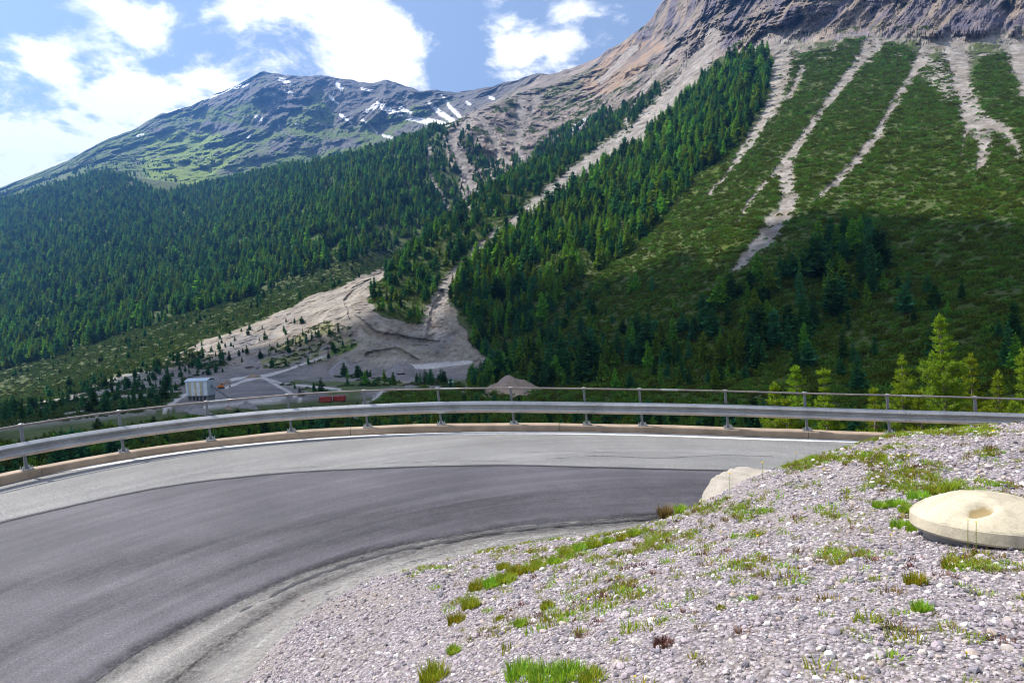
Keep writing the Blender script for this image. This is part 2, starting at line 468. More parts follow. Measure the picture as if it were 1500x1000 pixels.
def resample(P, n):
    s = np.r_[0, np.cumsum(np.linalg.norm(np.diff(P, axis=0), axis=1))]
    return catmull(s, P, np.linspace(0, s[-1], n))
def px_curve(pts, n): return resample(np.array([ray_road(*p)[:2] for p in pts]), n)
def sheet(name, A, B, rows, mat, lift, label):
    n = len(A); V = []
    for j in range(rows + 1):
        XY = A + (B - A) * j / rows
        V.append(np.c_[XY, roadz(XY[:, 0], XY[:, 1]) + lift])
    V = np.concatenate(V); ii = np.arange((rows + 1) * n).reshape(rows + 1, n)
    q = np.stack([ii[:-1, :-1], ii[:-1, 1:], ii[1:, 1:], ii[1:, :-1]], -1).reshape(-1, 4)
    return tag(obj(name, mesh_np(name, V, q, [mat], True)), label, kind='structure')
def ribbon(name, C, width, mat, lift, label, wob=0.0, seed=0):
    t = np.gradient(C, axis=0); t /= np.linalg.norm(t, axis=1)[:, None]; nn = np.c_[-t[:, 1], t[:, 0]]
    s = np.arange(len(C)) * .35
    w1 = width / 2 * (1 + wob * fbm(np.c_[s, s * 0 + seed, s * 0], 3)); w2 = width / 2 * (1 + wob * fbm(np.c_[s, s * 0 + seed + 9, s * 0], 3))
    return sheet(name, C + nn * w1[:, None], C - nn * w2[:, None], 2, mat, lift, label)
seam_up = px_curve([(-330, 880), (-150, 812), (0, 766), (80, 747), (250, 712), (375, 697), (450, 691), (500, 688.5), (633, 683.5), (750, 682), (883, 685), (1000, 688), (1072, 690), (1180, 694), (1300, 700)], 160)
seam_lo = px_curve([(-60, 1220), (60, 1070), (140, 1000), (210, 952), (280, 915), (350, 882), (450, 838), (550, 807), (650, 788), (750, 772), (850, 763), (950, 755), (1050, 749), (1200, 744), (1300, 741)], 160)
edge_in = px_curve([(180, 1330), (290, 1120), (358, 1000), (430, 920), (482, 880), (550, 848), (650, 820), (750, 798), (850, 788), (930, 780), (1040, 772), (1180, 766), (1290, 762)], 160)
sheet('road_repair', seam_up, seam_lo, 16, M_patch, .006, 'dark resurfaced strip of asphalt through the bend')
inner = edge_in + (edge_in - seam_lo) * .6
sheet('road_shoulder', seam_lo, inner, 8, M_apron, .004, 'worn pale asphalt shoulder between dark strip and gravel')
def mat_film(name, c, a, off):
    m, nt, out = new_mat(name); T = NT(nt); g = T.n('ShaderNodeNewGeometry').outputs['Position']
    v = T.n('ShaderNodeVectorMath', {0: g, 1: (-3.2, -4.6, 0)}, operation='ADD').outputs[0]; sp = T.n('ShaderNodeSeparateXYZ', {0: v})
    ln = T.n('ShaderNodeVectorMath', {0: T.n('ShaderNodeCombineXYZ', {0: sp.outputs[0], 1: sp.outputs[1]}).outputs[0]}, operation='LENGTH').outputs['Value']
    an = T.n('ShaderNodeMath', {0: sp.outputs[1], 1: sp.outputs[0]}, operation='ARCTAN2').outputs[0]
    pv_ = T.n('ShaderNodeCombineXYZ', {0: T.n('ShaderNodeMath', {0: ln, 1: 7.0}, operation='MULTIPLY').outputs[0], 1: T.n('ShaderNodeMath', {0: an, 1: 6.0}, operation='MULTIPLY').outputs[0], 2: off}).outputs[0]
    nz = T.n('ShaderNodeMath', {0: T.noise(.8, 6, .7, pv_), 1: T.noise(18, 3, .7, g)}, operation='MULTIPLY').outputs[0]
    f = T.n('ShaderNodeMapRange', {0: nz, 1: .12, 2: .38, 3: 0.0, 4: a}).outputs[0]
    f = T.n('ShaderNodeMath', {0: f, 1: T.n('ShaderNodeAttribute', attribute_name='fall').outputs['Fac']}, operation='MULTIPLY', use_clamp=True).outputs[0]
    d = T.n('ShaderNodeBsdfDiffuse', {'Color': (*c, 1)}); tr = T.n('ShaderNodeBsdfTransparent')
    nt.links.new(T.n('ShaderNodeMixShader', {0: f, 1: tr.outputs[0], 2: d.outputs[0]}).outputs[0], out.inputs[0])
    return m
M_fdark = mat_film('rubber_film', (.035, .033, .036), .8, 1.0)
M_ffaint = mat_film('rubber_film_faint', (.03, .028, .032), .34, 2.0); M_fpale = mat_film('dust_film', (.38, .36, .335), .95, 5.0)
M_fdust2 = mat_film('dust_film_thin', (.30, .285, .27), .5, 9.0)
def film(name, Cv, width, mat, lift, label, seed):
    o = ribbon(name, Cv, width, mat, lift, label, .35, seed); me = o.data
    n_ = len(Cv); at = me.attributes.new('fall', 'FLOAT', 'POINT')
    at.data.foreach_set('value', np.repeat([0., 1., 0.], n_).astype(np.float32)); return o
def mixc(t): return seam_lo * (1 - t) + edge_in * t
ribbon('tar_seam', seam_up, .05, M_tar, .012, 'dark tar seam along the outer side of the repair', .9, 1)
film('tar_seam', seam_up, .26, M_fdark, .010, 'soft dark bleed along the outer tar seam', 3)
film('tar_seam', seam_lo, .55, M_fdark, .010, 'dark worn tar seam along the inner side of the repair', 4)
film('tyre_band', mixc(.5), .7, M_fdark, .010, 'dark curving tyre band on the inner shoulder', 8)
film('tyre_band', mixc(-.9), 1.1, M_ffaint, .012, 'faint dark tyre band inside the repaired strip', 10)
film('tyre_band', mixc(-1.9), 1.3, M_ffaint, .012, 'broad faint tyre band in the middle of the repaired strip', 11)
film('dust_strip', mixc(.16), .25, M_fdust2, .014, 'thin pale dust line beside the inner tar seam', 12)
film('dust_strip', mixc(.86), .8, M_fpale, .014, 'pale band of dust swept along the edge of the gravel', 13)
film('dust_strip', mixc(1.05), .5, M_fpale, .017, 'pale dusty fringe where shoulder meets gravel', 14)
for k_, (cp_, w_) in enumerate([([(800, 672), (880, 668), (960, 671), (1060, 667), (1140, 669)], .016), ([(765, 663), (830, 661), (905, 663)], .012), ([(300, 694), (390, 688), (480, 683)], .012), ([(560, 679), (660, 675), (750, 676)], .012)]):
    ribbon('crack', px_curve(cp_, 60), w_, M_tar, .006, 'thin dark crack in the pale outer lane', 1.6, 30 + k_)
line_px = [(-150, 727), (0, 702.7), (125, 683.5), (250, 663.5), (375, 649), (500, 639), (617, 635), (750, 633), (867, 634), (1000, 637.5), (1125, 642), (1250, 645.5), (1308, 648), (1420, 653)]
ribbon('edge_line', px_curve([(a, b + 1.2) for a, b in line_px], 200), .24, M_paint, .005, 'white painted edge line beside the kerb', .12, 2)

# ------------------------------------------------------------------ gravel bank
ctl = []
for x, y in [(358, 1000), (430, 920), (482, 880), (550, 848), (650, 820), (750, 798), (850, 788), (930, 780), (290, 1120)]:
    p = ray_road(x, y); ctl.append((p[0], p[1], p[2] + .005))
for x, y, d in [(1020, 744, 9.6), (1070, 716, 9.2), (1120, 694, 9.1), (1210, 664, 9.2), (1300, 643, 9.4), (1400, 634, 9.4), (1500, 628, 9.4), (1700, 615, 9.2), (1500, 1000, 2.75), (1100, 1000, 3.0), (750, 1000, 3.9),
                (600, 1000, 4.9), (480, 1000, 6.3), (900, 850, 6.0), (1200, 850, 4.6), (1440, 805, 4.9), (1200, 740, 7.0), (1400, 690, 7.2), (700, 900, 6.4), (950, 775, 8.9), (1000, 800, 7.4), (800, 830, 7.9)]:
    ctl.append(tuple(pix(x, y, d)))
for x, y, h in [(0, 0, 1.63), (3, 0, 1.6), (7, 2, 1.6), (11, 5, 1.75), (10, 0, 1.5), (0, -4, 1.5), (6, -5, 1.4), (12, 9, 1.95), (-2, 1, 2.35), (-3, -3, 2.5)]:
    ctl.append((x, y, -h))
for x, y in [(1.5, 11.2), (2.6, 11.7), (4, 11.9), (5.6, 12.1), (7.5, 12.3), (9.5, 12.4), (12, 12.4), (-4.6, 2), (-5.2, -2), (-5.6, -6)]:
    ctl.append((x, y, float(roadz(x, y)) - .06))
ctl = np.array(ctl)
def _tps(r2): return np.where(r2 > 1e-12, .5 * r2 * np.log(np.maximum(r2, 1e-12)), 0)
def tps_fit(C, lam=.02):
    n = len(C); D = ((C[:, None, :2] - C[None, :, :2]) ** 2).sum(-1)
    A = np.zeros((n + 3, n + 3)); A[:n, :n] = _tps(D) + lam * np.eye(n)
    A[:n, n] = 1; A[:n, n + 1:] = C[:, :2]; A[n, :n] = 1; A[n + 1:, :n] = C[:, :2].T
    return np.linalg.solve(A, np.r_[C[:, 2], 0, 0, 0])
_w = tps_fit(ctl)
bx = np.arange(-6.5, 14.01, .1); by = np.arange(-6, 12.8, .1)
BX, BY = np.meshgrid(bx, by, indexing='ij')
_q = np.c_[BX.ravel(), BY.ravel()]
BZ = np.concatenate([_tps(((_q[a:a + 4000, None] - ctl[None, :, :2]) ** 2).sum(-1)) @ _w[:len(ctl)] for a in range(0, len(_q), 4000)])
BZ = (BZ + _w[-3] + _q @ _w[-2:]).reshape(BX.shape)
BZ += (.035 * fbm(np.c_[_q * .9, 0 * _q[:, 0]], 4) + .012 * fbm(np.c_[_q * 5, 0 * _q[:, 0]], 3)).reshape(BX.shape)
_above = BZ - roadz(BX, BY)
def bankz(X, Y):
    fx = np.clip((np.asarray(X) - bx[0]) / .1, 0, len(bx) - 1.001); fy = np.clip((np.asarray(Y) - by[0]) / .1, 0, len(by) - 1.001)
    i = fx.astype(int); j = fy.astype(int); u = fx - i; v = fy - j
    return BZ[i, j] * (1 - u) * (1 - v) + BZ[i + 1, j] * u * (1 - v) + BZ[i, j + 1] * (1 - u) * v + BZ[i + 1, j + 1] * u * v
idx = np.arange(BX.size).reshape(BX.shape)
q = np.stack([idx[:-1, :-1], idx[1:, :-1], idx[1:, 1:], idx[:-1, 1:]], -1).reshape(-1, 4)
keep = (_above.ravel()[q] > -.05).any(1)
tag(obj('gravel_bank', mesh_np('gravel_bank', np.c_[_q, BZ.ravel()], q[keep], [M_bank], True)), 'sloping bank of loose pale gravel inside the bend', kind='structure')
def ray_bank(x, y):
    d = np.linspace(1.5, 16, 1500)
    P = pix(np.full_like(d, x), np.full_like(d, y), d)
    g = P[:, 2] - np.maximum(bankz(P[:, 0], P[:, 1]), roadz(P[:, 0], P[:, 1]))
    k = np.argmax(g < 0)
    return P[k] if g.min() < 0 else None

# ================================================================== SETTING: valley and mountains
def tab(s):
    return [tuple(float(v) for v in c.split(',')) for c in s.split('|')]
TAB = {
 -1200: '720,110|690,200|660,320|620,520|580,850|577,870|520,1500|517,1560|500,2100|480,2600',
 -400: '650,170|625,300|612,400|600,470|565,720|560,750|400,1900|398,2000|380,2500|365,3000',
 0: '622,230|612,330|605,400|598,480|543,700|540,730|300,1900|298,2000|288,2500|275,3000',
 150: '603,260|585,380|570,450|557,520|500,760|497,790|255,2000|253,2100|235,2600|207,3200',
 300: '588,330|560,470|530,550|500,620|453,830|450,860|275,1900|272,2100|215,2900|140,3500',
 380: '580,360|552,480|505,570|470,640|435,800|431,840|257,1800|259,2300|200,2900|104,3600',
 450: '576,380|548,490|480,580|450,640|425,740|421,790|242,1700|248,2400|190,2900|114,3500',
 520: '572,390|545,500|460,570|435,630|411,700|410,770|230,1600|238,2400|185,2900|118,3450',
 560: '571,392|542,500|465,560|440,600|402,680|404,860|221,1550|229,2350|182,2850|122,3400',
 600: '570,395|540,500|480,560|425,640|372,740|376,960|204,1510|213,2300|178,2800|124,3370',
 640: '570,400|538,510|478,570|400,680|336,800|341,1020|190,1500|200,2200|172,2700|130,3300',
 700: '570,400|540,500|500,540|375,720|292,900|297,1120|162,1600|170,2100|155,2500|129,3200',
 750: '570,410|548,490|510,530|345,740|258,1000|262,1200|141,1750|146,2100|132,2500|117,2800',
 800: '570,400|550,460|500,510|320,760|235,1080|238,1250|124,1880|125,1950|116,2100|106,2300',
 870: '570,370|545,430|480,500|290,800|195,1150|196,1250|140,1560|130,1640|112,1800|84,2000',
 950: '571,340|540,400|450,480|260,800|155,1150|153,1180|115,1320|95,1420|70,1550|36,1700',
 1000: '572,320|535,380|430,460|240,760|150,1030|147,1050|105,1200|80,1290|40,1420|-15,1550',
 1050: '573,300|530,360|420,440|230,720|130,960|127,980|85,1110|55,1200|10,1320|-70,1450',
 1120: '574,280|525,340|410,420|220,680|110,900|107,910|75,1005|45,1075|-20,1200|-120,1400',
 1200: '576,260|520,320|400,410|210,640|110,850|107,860|72,945|40,1010|-30,1130|-150,1350',
 1350: '580,210|520,270|395,370|205,590|110,790|107,800|76,885|40,945|-40,1060|-180,1300',
 1500: '586,160|520,225|390,330|200,540|105,740|102,750|76,835|40,895|-50,1000|-210,1250',
 1900: '600,110|520,160|380,250|190,430|90,620|87,630|45,730|5,780|-90,880|-280,1150',
 2700: '640,70|540,110|380,180|160,320|40,480|36,485|-15,595|-55,640|-160,740|-400,1000'}
SKY = np.array([(-1200, 480), (-400, 365), (0, 275), (33, 262), (100, 235), (150, 207), (200, 188), (233, 167), (280, 155), (300, 145), (340, 128), (362, 117), (385, 104), (405, 108),
       (440, 112), (480, 111), (500, 116), (515, 117), (540, 123), (560, 118), (567, 117), (585, 123), (600, 129), (620, 134), (635, 131), (650, 134), (665, 136), (700, 130), (720, 127),
       (737, 122), (760, 117), (775, 110), (793, 107), (800, 110), (825, 104), (867, 89), (900, 69), (925, 52), (945, 36), (955, 28), (967, 5), (985, -12), (1050, -70), (1120, -120), (1200, -150), (1350, -180), (1500, -210), (1900, -280), (2700, -400)], float)
pc = np.concatenate([np.arange(-1200, -60, 14.0), np.arange(-60, 1560, 1.7), np.arange(1560, 2701, 14.0)])
tx = np.array(sorted(TAB)); TT = np.array([tab(TAB[int(k)]) for k in tx])      # (nx, strata, 2)
ns = TT.shape[1]
uni = np.arange(-1200, 2701, 3.0)
Ys, Ds = [], []
for k in range(ns):
    yy = np.interp(uni, tx, TT[:, k, 0]); dd = np.interp(uni, tx, np.log(TT[:, k, 1]))
    if k == ns - 1: yy = np.interp(uni, SKY[:, 0], SKY[:, 1]); yy = gsm(yy, 1) + 1.3 * np.interp(uni, [-400, 0, 300, 1000, 1200], [.5, .6, 1, 1.6, 1]) * fbm(np.c_[uni / 17.0, uni * 0, uni * 0 + 4], 4, .6)
    else: yy = gsm(yy, 4)
    dd = gsm(dd, 6)
    Ys.append(np.interp(pc, uni, yy)); Ds.append(np.interp(pc, uni, dd))
# hidden first strata: just outside the retaining wall, then down the bank below the road
d_rail = np.interp(pc, *(lambda a: (a[0][np.argsort(a[0])], a[1][np.argsort(a[0])]))(proj(RP)[::2]))
_wall_d = d_rail + .55
def y_of_z(x, d, z):
    # pixel row whose ray reaches height z at distance d
    return 500 - F * ((z / d - fw[2] - (x - 750) / F * rt[2]) / up[2])
_rz = np.interp(pc, proj(RP)[0][::1][np.argsort(proj(RP)[0])], RP[np.argsort(proj(RP)[0]), 2])
lft = sstep(900, 300, pc)
near = [(_wall_d, _rz - 1.1), (_wall_d + 5.5, _rz - 2.6 - 1.8 * lft), (_wall_d + 16, _rz - 8.5 - 4 * lft), (_wall_d + 40, _rz - 20 - 5 * lft)]
Yk = np.array([y_of_z(pc, d, z) for d, z in near] + Ys)
Dk = np.array([np.log(d) for d, z in near] + Ds)
# behind the skyline
Yk = np.vstack([Yk, Yk[-1] + 160]); Dk = np.vstack([Dk, Dk[-1] + .35])
rows_per = [8, 8, 8, 30, 40, 44, 52, 76, 8, 120, 10, 46, 84, 6]
uq = np.concatenate([k + np.arange(n) / n for k, n in enumerate(rows_per)] + [np.array([len(rows_per)])])
uk = np.arange(len(rows_per) + 1).astype(float)
PY = pchip(uk, Yk, uq); PD = np.exp(pchip(uk, Dk, uq))
PX = np.broadcast_to(pc, PY.shape)
nr, nc = PY.shape
STR = np.broadcast_to(uq[:, None], PY.shape)
P0 = pix(PX.ravel(), PY.ravel(), PD.ravel())
px, py, st = PX.ravel(), PY.ravel(), STR.ravel()
pd = PD.ravel()

def inpoly(x, y, poly):
    poly = np.asarray(poly, float); r = np.zeros(x.shape, bool)
    x0, y0 = poly[:, 0], poly[:, 1]; x1, y1 = np.roll(x0, -1), np.roll(y0, -1)
    for a, b, c, d in zip(x0, y0, x1, y1):
        if b == d: continue
        r ^= ((b > y) != (d > y)) & (x < (c - a) * (y - b) / (d - b) + a)
    return r
def polyline_d(x, y, pts):
    """distance to a polyline of (x, y, width) divided by the local half width"""
    best = np.full(x.shape, 99.0)
    for (ax, ay, aw), (bx_, by_, bw) in zip(pts[:-1], pts[1:]):
        L2 = (bx_ - ax) ** 2 + (by_ - ay) ** 2
        t = np.clip(((x - ax) * (bx_ - ax) + (y - ay) * (by_ - ay)) / L2, 0, 1)
        dd = np.hypot(x - ax - t * (bx_ - ax), y - ay - t * (by_ - ay)) / (.5 * (aw + t * (bw - aw)))
        best = np.minimum(best, dd)
    return best
# outlines wander a little, as real vegetation edges do
wx = px + 5 * fbm(P0 / 28.0, 4, .6); wy = py + 4 * fbm(P0 / 28.0 + 50, 4, .6)
farm = sstep(10.5, 11.2, st)           # beyond the wooded crest
POLY = {
 'forest_left': [(-1200, 600), (0, 543), (67, 526), (133, 506), (187, 486), (250, 466), (317, 450), (383, 430), (433, 406), (500, 386), (585, 364), (640, 328), (662, 316), (652, 280), (628, 235), (626, 212), (640, 190), (600, 203), (560, 219), (500, 234), (450, 244), (400, 250), (330, 262), (280, 277), (230, 284), (190, 262), (150, 248), (100, 240), (70, 250), (0, 286), (-400, 380), (-1200, 500)],
 'forest_gully': [(638, 190), (662, 215), (655, 240), (670, 262), (682, 290), (684, 306), (662, 318), (655, 285), (630, 240), (628, 212), (640, 196), (664, 216), (658, 240), (672, 262), (684, 290), (686, 306), (700, 292), (770, 246), (800, 233), (830, 203), (900, 168), (880, 160), (845, 185), (820, 190), (800, 200), (785, 225), (770, 240), (750, 225), (740, 244), (715, 235), (690, 195), (680, 180)],
 'forest_spur': [(538, 442), (545, 424), (590, 374), (660, 321), (700, 290), (770, 246), (830, 203), (900, 168), (925, 150), (985, 118), (968, 150), (930, 188), (875, 222), (830, 256), (785, 292), (745, 326), (695, 362), (672, 390), (650, 408), (640, 430), (625, 460), (618, 476), (600, 472), (570, 462)],
 'forest_right': [(655, 440), (665, 415), (700, 380), (752, 340), (790, 306), (838, 270), (882, 238), (940, 202), (985, 165), (1020, 125), (1075, 85), (1128, 66), (1133, 100), (1127, 133), (1113, 167), (1090, 200), (1050, 240), (1020, 267), (990, 300), (950, 345), (905, 385), (850, 415), (815, 450), (795, 480), (740, 500), (715, 540), (695, 505), (682, 470), (664, 455)],
 'forest_dark': [(1010, 500), (1040, 450), (1090, 415), (1150, 395), (1200, 365), (1260, 335), (1290, 335), (1295, 420), (1280, 470), (1200, 500), (1130, 530), (1060, 540), (990, 545), (900, 560), (800, 572), (720, 560), (715, 535), (800, 510), (850, 530), (930, 480), (965, 500)],
 'scrub_right': [(740, 500), (795, 480), (815, 450), (850, 415), (905, 385), (950, 345), (990, 300), (1020, 267), (1050, 240), (1090, 200), (1113, 167), (1140, 105), (1165, 85), (1200, 75), (1235, 60), (1275, 55), (1340, 75), (1350, 120), (1385, 145), (1410, 140), (1440, 80), (1475, 80), (1500, 130), (1900, 120), (2700, 60), (2700, 640), (1900, 610), (1500, 590), (1200, 580), (900, 575), (700, 572), (715, 540)],
 'scrub_band': [(-1200, 600), (0, 543), (67, 526), (133, 506), (187, 486), (250, 466), (317, 450), (383, 430), (433, 406), (500, 386), (585, 364), (590, 368), (560, 390), (500, 417), (450, 436), (400, 461), (333, 488), (293, 501), (233, 533), (167, 550), (100, 580), (0, 600), (-1200, 680)],
 'scrub_dark': [(-1200, 680), (0, 600), (100, 580), (167, 550), (233, 533), (280, 512), (340, 520), (330, 545), (270, 555), (255, 590), (200, 620), (0, 640), (-1200, 730)],
 'gravel': [(592, 366), (560, 390), (500, 417), (450, 436), (400, 461), (333, 488), (293, 501), (233, 533), (225, 560), (240, 600), (500, 610), (560, 600), (700, 575), (780, 570), (785, 545), (745, 528), (712, 528), (690, 500), (672, 470), (655, 440), (650, 420), (640, 430), (628, 470), (600, 474), (562, 464), (536, 440), (550, 420), (580, 385), (602, 366)],
 'cliff': [(1000, 60), (1040, 60), (1075, 80), (1130, 62), (1160, 58), (1200, 62), (1260, 52), (1330, 55), (1400, 58), (1500, 60), (2700, 0), (2700, -600), (950, -600), (930, 60)],
 'rock_mid': [(640, 188), (700, 290), (830, 203), (900, 168), (960, 140), (1000, 118), (1050, 85), (1080, 78), (1040, 20), (980, -30), (930, 40), (800, 104), (740, 140), (697, 160)],
 'brown': [(845, 120), (900, 75), (935, 50), (960, 40), (975, 70), (930, 110), (890, 140), (860, 135)],
 'gullybowl': [(645, 195), (690, 165), (715, 172), (760, 220), (770, 242), (745, 244), (700, 285), (690, 305), (680, 300), (672, 255), (655, 225)],
 'meadow_far': [(230, 282), (215, 262), (205, 235), (225, 200), (270, 190), (330, 200), (360, 215), (330, 245), (290, 268), (250, 285)],
 'meadow_small': [(12, 495), (28, 490), (32, 525), (14, 530)],
 'green_valley': [(400, 564), (440, 555), (540, 553), (600, 562), (680, 556), (720, 560), (715, 600), (525, 600), (505, 580), (430, 570)],
 'talus_right': [(1335, 85), (1400, 85), (1415, 150), (1385, 150), (1350, 125)],
 'fan_scrub': [(380, 520), (440, 490), (480, 470), (510, 480), (520, 510), (470, 530), (420, 545), (385, 540)],
}
_vis = st > 3.93
PM = {k: inpoly(wx, wy, v) & _vis for k, v in POLY.items()}
CH = [  # scree chutes: (x, y, width) in photo pixels
 [(1045, 50, 16), (1020, 100, 18), (1000, 128, 20), (967, 157, 18), (933, 193, 18), (877, 230, 14), (833, 263, 13), (787, 300, 12), (747, 333, 11), (697, 370, 9), (677, 393, 8), (657, 412, 7), (650, 426, 9), (633, 463, 14), (630, 485, 18)],
 [(1133, 60, 34), (1143, 95, 30), (1138, 135, 20), (1127, 165, 14), (1103, 200, 13), (1080, 233, 9), (1063, 260, 5), (1037, 287, 3)],
 [(1175, 100, 10), (1160, 135, 6), (1150, 150, 3)],
 [(1280, 60, 22), (1253, 97, 12), (1230, 127, 11), (1207, 157, 9), (1180, 197, 10), (1157, 230, 13), (1149, 242, 16), (1152, 267, 20), (1156, 290, 20), (1148, 315, 22), (1128, 338, 20), (1100, 370, 12), (1073, 400, 7), (1040, 425, 3)],
 [(1140, 248, 8), (1133, 257, 5), (1110, 280, 4), (1093, 303, 4), (1080, 325, 2)],
 [(1350, 85, 16), (1335, 110, 10), (1317, 140, 9), (1297, 173, 9), (1283, 203, 11), (1257, 233, 10), (1230, 263, 10), (1207, 283, 5), (1190, 300, 2)],
 [(1400, 70, 34), (1407, 110, 22), (1417, 150, 24), (1427, 180, 28), (1443, 213, 20), (1433, 247, 8)],
 [(1430, 175, 16), (1467, 190, 18), (1492, 224, 7)],
 [(1420, 180, 9), (1411, 205, 7), (1406, 226, 4)],
 [(1490, 70, 30), (1505, 130, 26), (1530, 190, 10)],
 [(627, 218, 6), (630, 260, 6), (647, 293, 6), (660, 318, 8)],
 [(695, 168, 10), (660, 205, 12), (680, 247, 11), (692, 277, 10), (686, 305, 9)],
 [(705, 172, 10), (730, 215, 8), (744, 243, 7)],
 [(765, 150, 12), (762, 187, 12), (757, 217, 9), (767, 241, 8)],
 [(790, 140, 8), (775, 170, 7), (765, 195, 6)],
 [(880, 120, 6), (905, 95, 8), (930, 70, 10)],
 [(1000, 60, 7), (960, 110, 5), (930, 150, 4), (915, 180, 3)],
]
chute = np.zeros(len(px))
_na = fbm(P0 / 14.0, 3); _nb = fbm(P0 / 14.0 + 9, 3)
_cx, _cyy = px + 3 * _na, py + 2.4 * _nb; _nc = fbm(P0 / 7.0 + 21, 3, .7)
for c in CH:
    dd = polyline_d(_cx, _cyy, [(a_, b_, w_ * (1.9 if c is CH[0] else 1.25) + 1.5) for a_, b_, w_ in c])
    chute = np.maximum(chute, sstep(1.3, .62, dd + .4 * _nc))
talus = sstep(46, 60, py) * sstep(-.1, .35, fbm(P0 / 32.0, 5, .6) + np.interp(py, [50, 70, 90, 120], [.45, .2, -.25, -.7])) * (px > 1095) * (py < 140)
chute = np.maximum(chute, talus * .9) * (st < 13.2)
SNOW = [[(300, 146, 5), (335, 131, 4), (362, 124, 5)], [(410, 116, 5), (423, 121, 6)], [(388, 136, 5), (402, 140, 6), (401, 150, 4)], [(418, 134, 6), (426, 136, 5)], [(375, 172, 6), (383, 176, 5)], [(407, 176, 3), (409, 186, 3)],
        [(368, 195, 3), (362, 203, 2)], [(200, 199, 3), (210, 197, 3)], [(494, 124, 6), (500, 130, 6)], [(482, 140, 4), (495, 152, 3)], [(434, 182, 3), (446, 185, 3)], [(538, 163, 5), (553, 153, 8), (570, 162, 8), (588, 168, 5)],
        [(588, 160, 7), (602, 166, 6)], [(592, 172, 6), (612, 175, 9), (628, 181, 5)], [(628, 176, 6), (640, 180, 9), (655, 183, 5)], [(628, 150, 4), (645, 166, 7), (664, 178, 7)], [(648, 140, 3), (660, 158, 5), (673, 170, 6)],
        [(530, 176, 4), (542, 184, 4), (552, 195, 3)], [(498, 168, 4), (515, 180, 3)], [(562, 199, 4), (574, 202, 3)], [(684, 150, 4), (688, 153, 4)], [(717, 142, 4), (723, 145, 4)], [(840, 189, 7), (850, 181, 9), (857, 176, 5)],
        [(293, 322, 3.5), (296, 336, 4), (298, 350, 3)], [(244, 165, 3), (268, 157, 3)], [(530, 130, 3), (545, 133, 2)]]
snow = np.zeros(len(px))
for c in SNOW:
    dd = polyline_d(px + 1.6 * _na, py + 1.4 * _nb, c)
    snow = np.maximum(snow, (dd < 1.0) * 1.0)
TRACK = [[(242, 600, 7), (262, 583, 6), (278, 575, 4)], [(330, 568, 3.5), (355, 558, 4), (380, 552, 5), (400, 548, 4), (440, 535, 3.5), (480, 520, 3)], [(380, 552, 4), (415, 562, 3), (500, 570, 2.5)], [(340, 556, 5), (370, 550, 4)],
         [(385, 553, 3), (420, 572, 4), (440, 585, 4)], [(300, 595, 6), (360, 590, 7), (420, 582, 6)], [(560, 573, 6), (550, 586, 8), (528, 600, 9), (505, 622, 10)], [(590, 538, 7), (640, 535, 8), (690, 530, 5)], [(720, 575, 4), (705, 583, 5)]]
track = np.zeros(len(px))
for c in TRACK:
    track = np.maximum(track, sstep(1.2, .7, polyline_d(px + 1.2 * _na, py + .8 * _nb, c)))
track *= (st > 3.5) & (st < 8)

# relief: push the surface along the sight line, strongly on rock, gently elsewhere
cliffm = sstep(84, 38, py + 30 * fbm(P0 / 110.0 + 2, 4)) * sstep(985, 1040, px) * (st < 13.5)
rockm = np.clip(np.maximum(cliffm, np.maximum(PM['rock_mid'] * .75, farm * .75 * (st < 13.5))), 0, 1) * (1 - .75 * chute)
rel = np.zeros(len(px))
near_f = sstep(3.0, 4.2, st)
rel += .006 * fbm(P0 / 70.0, 4) * near_f
cm = PM['cliff'] | (PM['rock_mid'] & (st < 13.3))
ci = np.where(rockm > .02)[0]
Pc = P0[ci]
_al = Pc @ np.array([.65, -.76, 0]); _ac = Pc @ np.array([.76, .65, 0])
flute = ridged(np.c_[_al / 52, _ac / 330, Pc[:, 2] / 260], 6, .62)      # gullies running down the wall
rg = ridged(Pc / np.array([75, 130, 90.0]), 5, .55)
flute -= flute.mean(); rg -= rg.mean()
rg = rg * (1 - .6 * cliffm[ci]) + flute * cliffm[ci] * 2.6
_wp = Pc + 60 * np.c_[fbm(Pc / 300.0, 2), fbm(Pc / 300.0 + 7, 2), fbm(Pc / 300.0 + 13, 2)]
crag = sstep(-.05, .35, fbm(Pc / np.array([330, 900, 300.0]) + 40, 3))
rg2 = .75 * ridged(np.c_[_wp[:, 0] / 190, _wp[:, 1] / 1500, _wp[:, 2] / 620] + 4, 5, .55) + .9 * crag * ridged(_wp / np.array([95, 300, 100.0]) + 14, 5, .6); rg2 -= rg2.mean()
fm = farm[ci]
edge = sstep(14 - .9, 13.2, st[ci])
rel[ci] += rockm[ci] * (-.021 * rg * (1 - .6 * fm) - fm * .034 * rg2) 
rel += chute * .006 * (st < 11)
TRENCH = [[(592, 372, 8), (562, 400, 9), (520, 425, 12), (508, 442, 10), (516, 462, 10), (545, 488, 12), (590, 500, 16), (640, 505, 14)], [(648, 428, 8), (634, 460, 9), (630, 490, 12)], [(300, 548, 10), (340, 540, 18), (375, 543, 14)], [(540, 520, 10), (580, 515, 14), (610, 528, 10)]]
trench = np.zeros(len(px))
for c in TRENCH: trench = np.maximum(trench, sstep(1.1, .6, polyline_d(_cx, _cyy, c)))
rel += trench * .009 * (st > 4) * (st < 10)
gi = np.where(PM['gravel'])[0]
rel[gi] += (.008 * fbm(P0[gi] / 24.0, 5, .6) - .003 * (ridged(P0[gi] / 40.0, 4) - .8)) * near_f[gi]
PDn = pd * (1 + rel)
TP = pix(px, py, PDn)

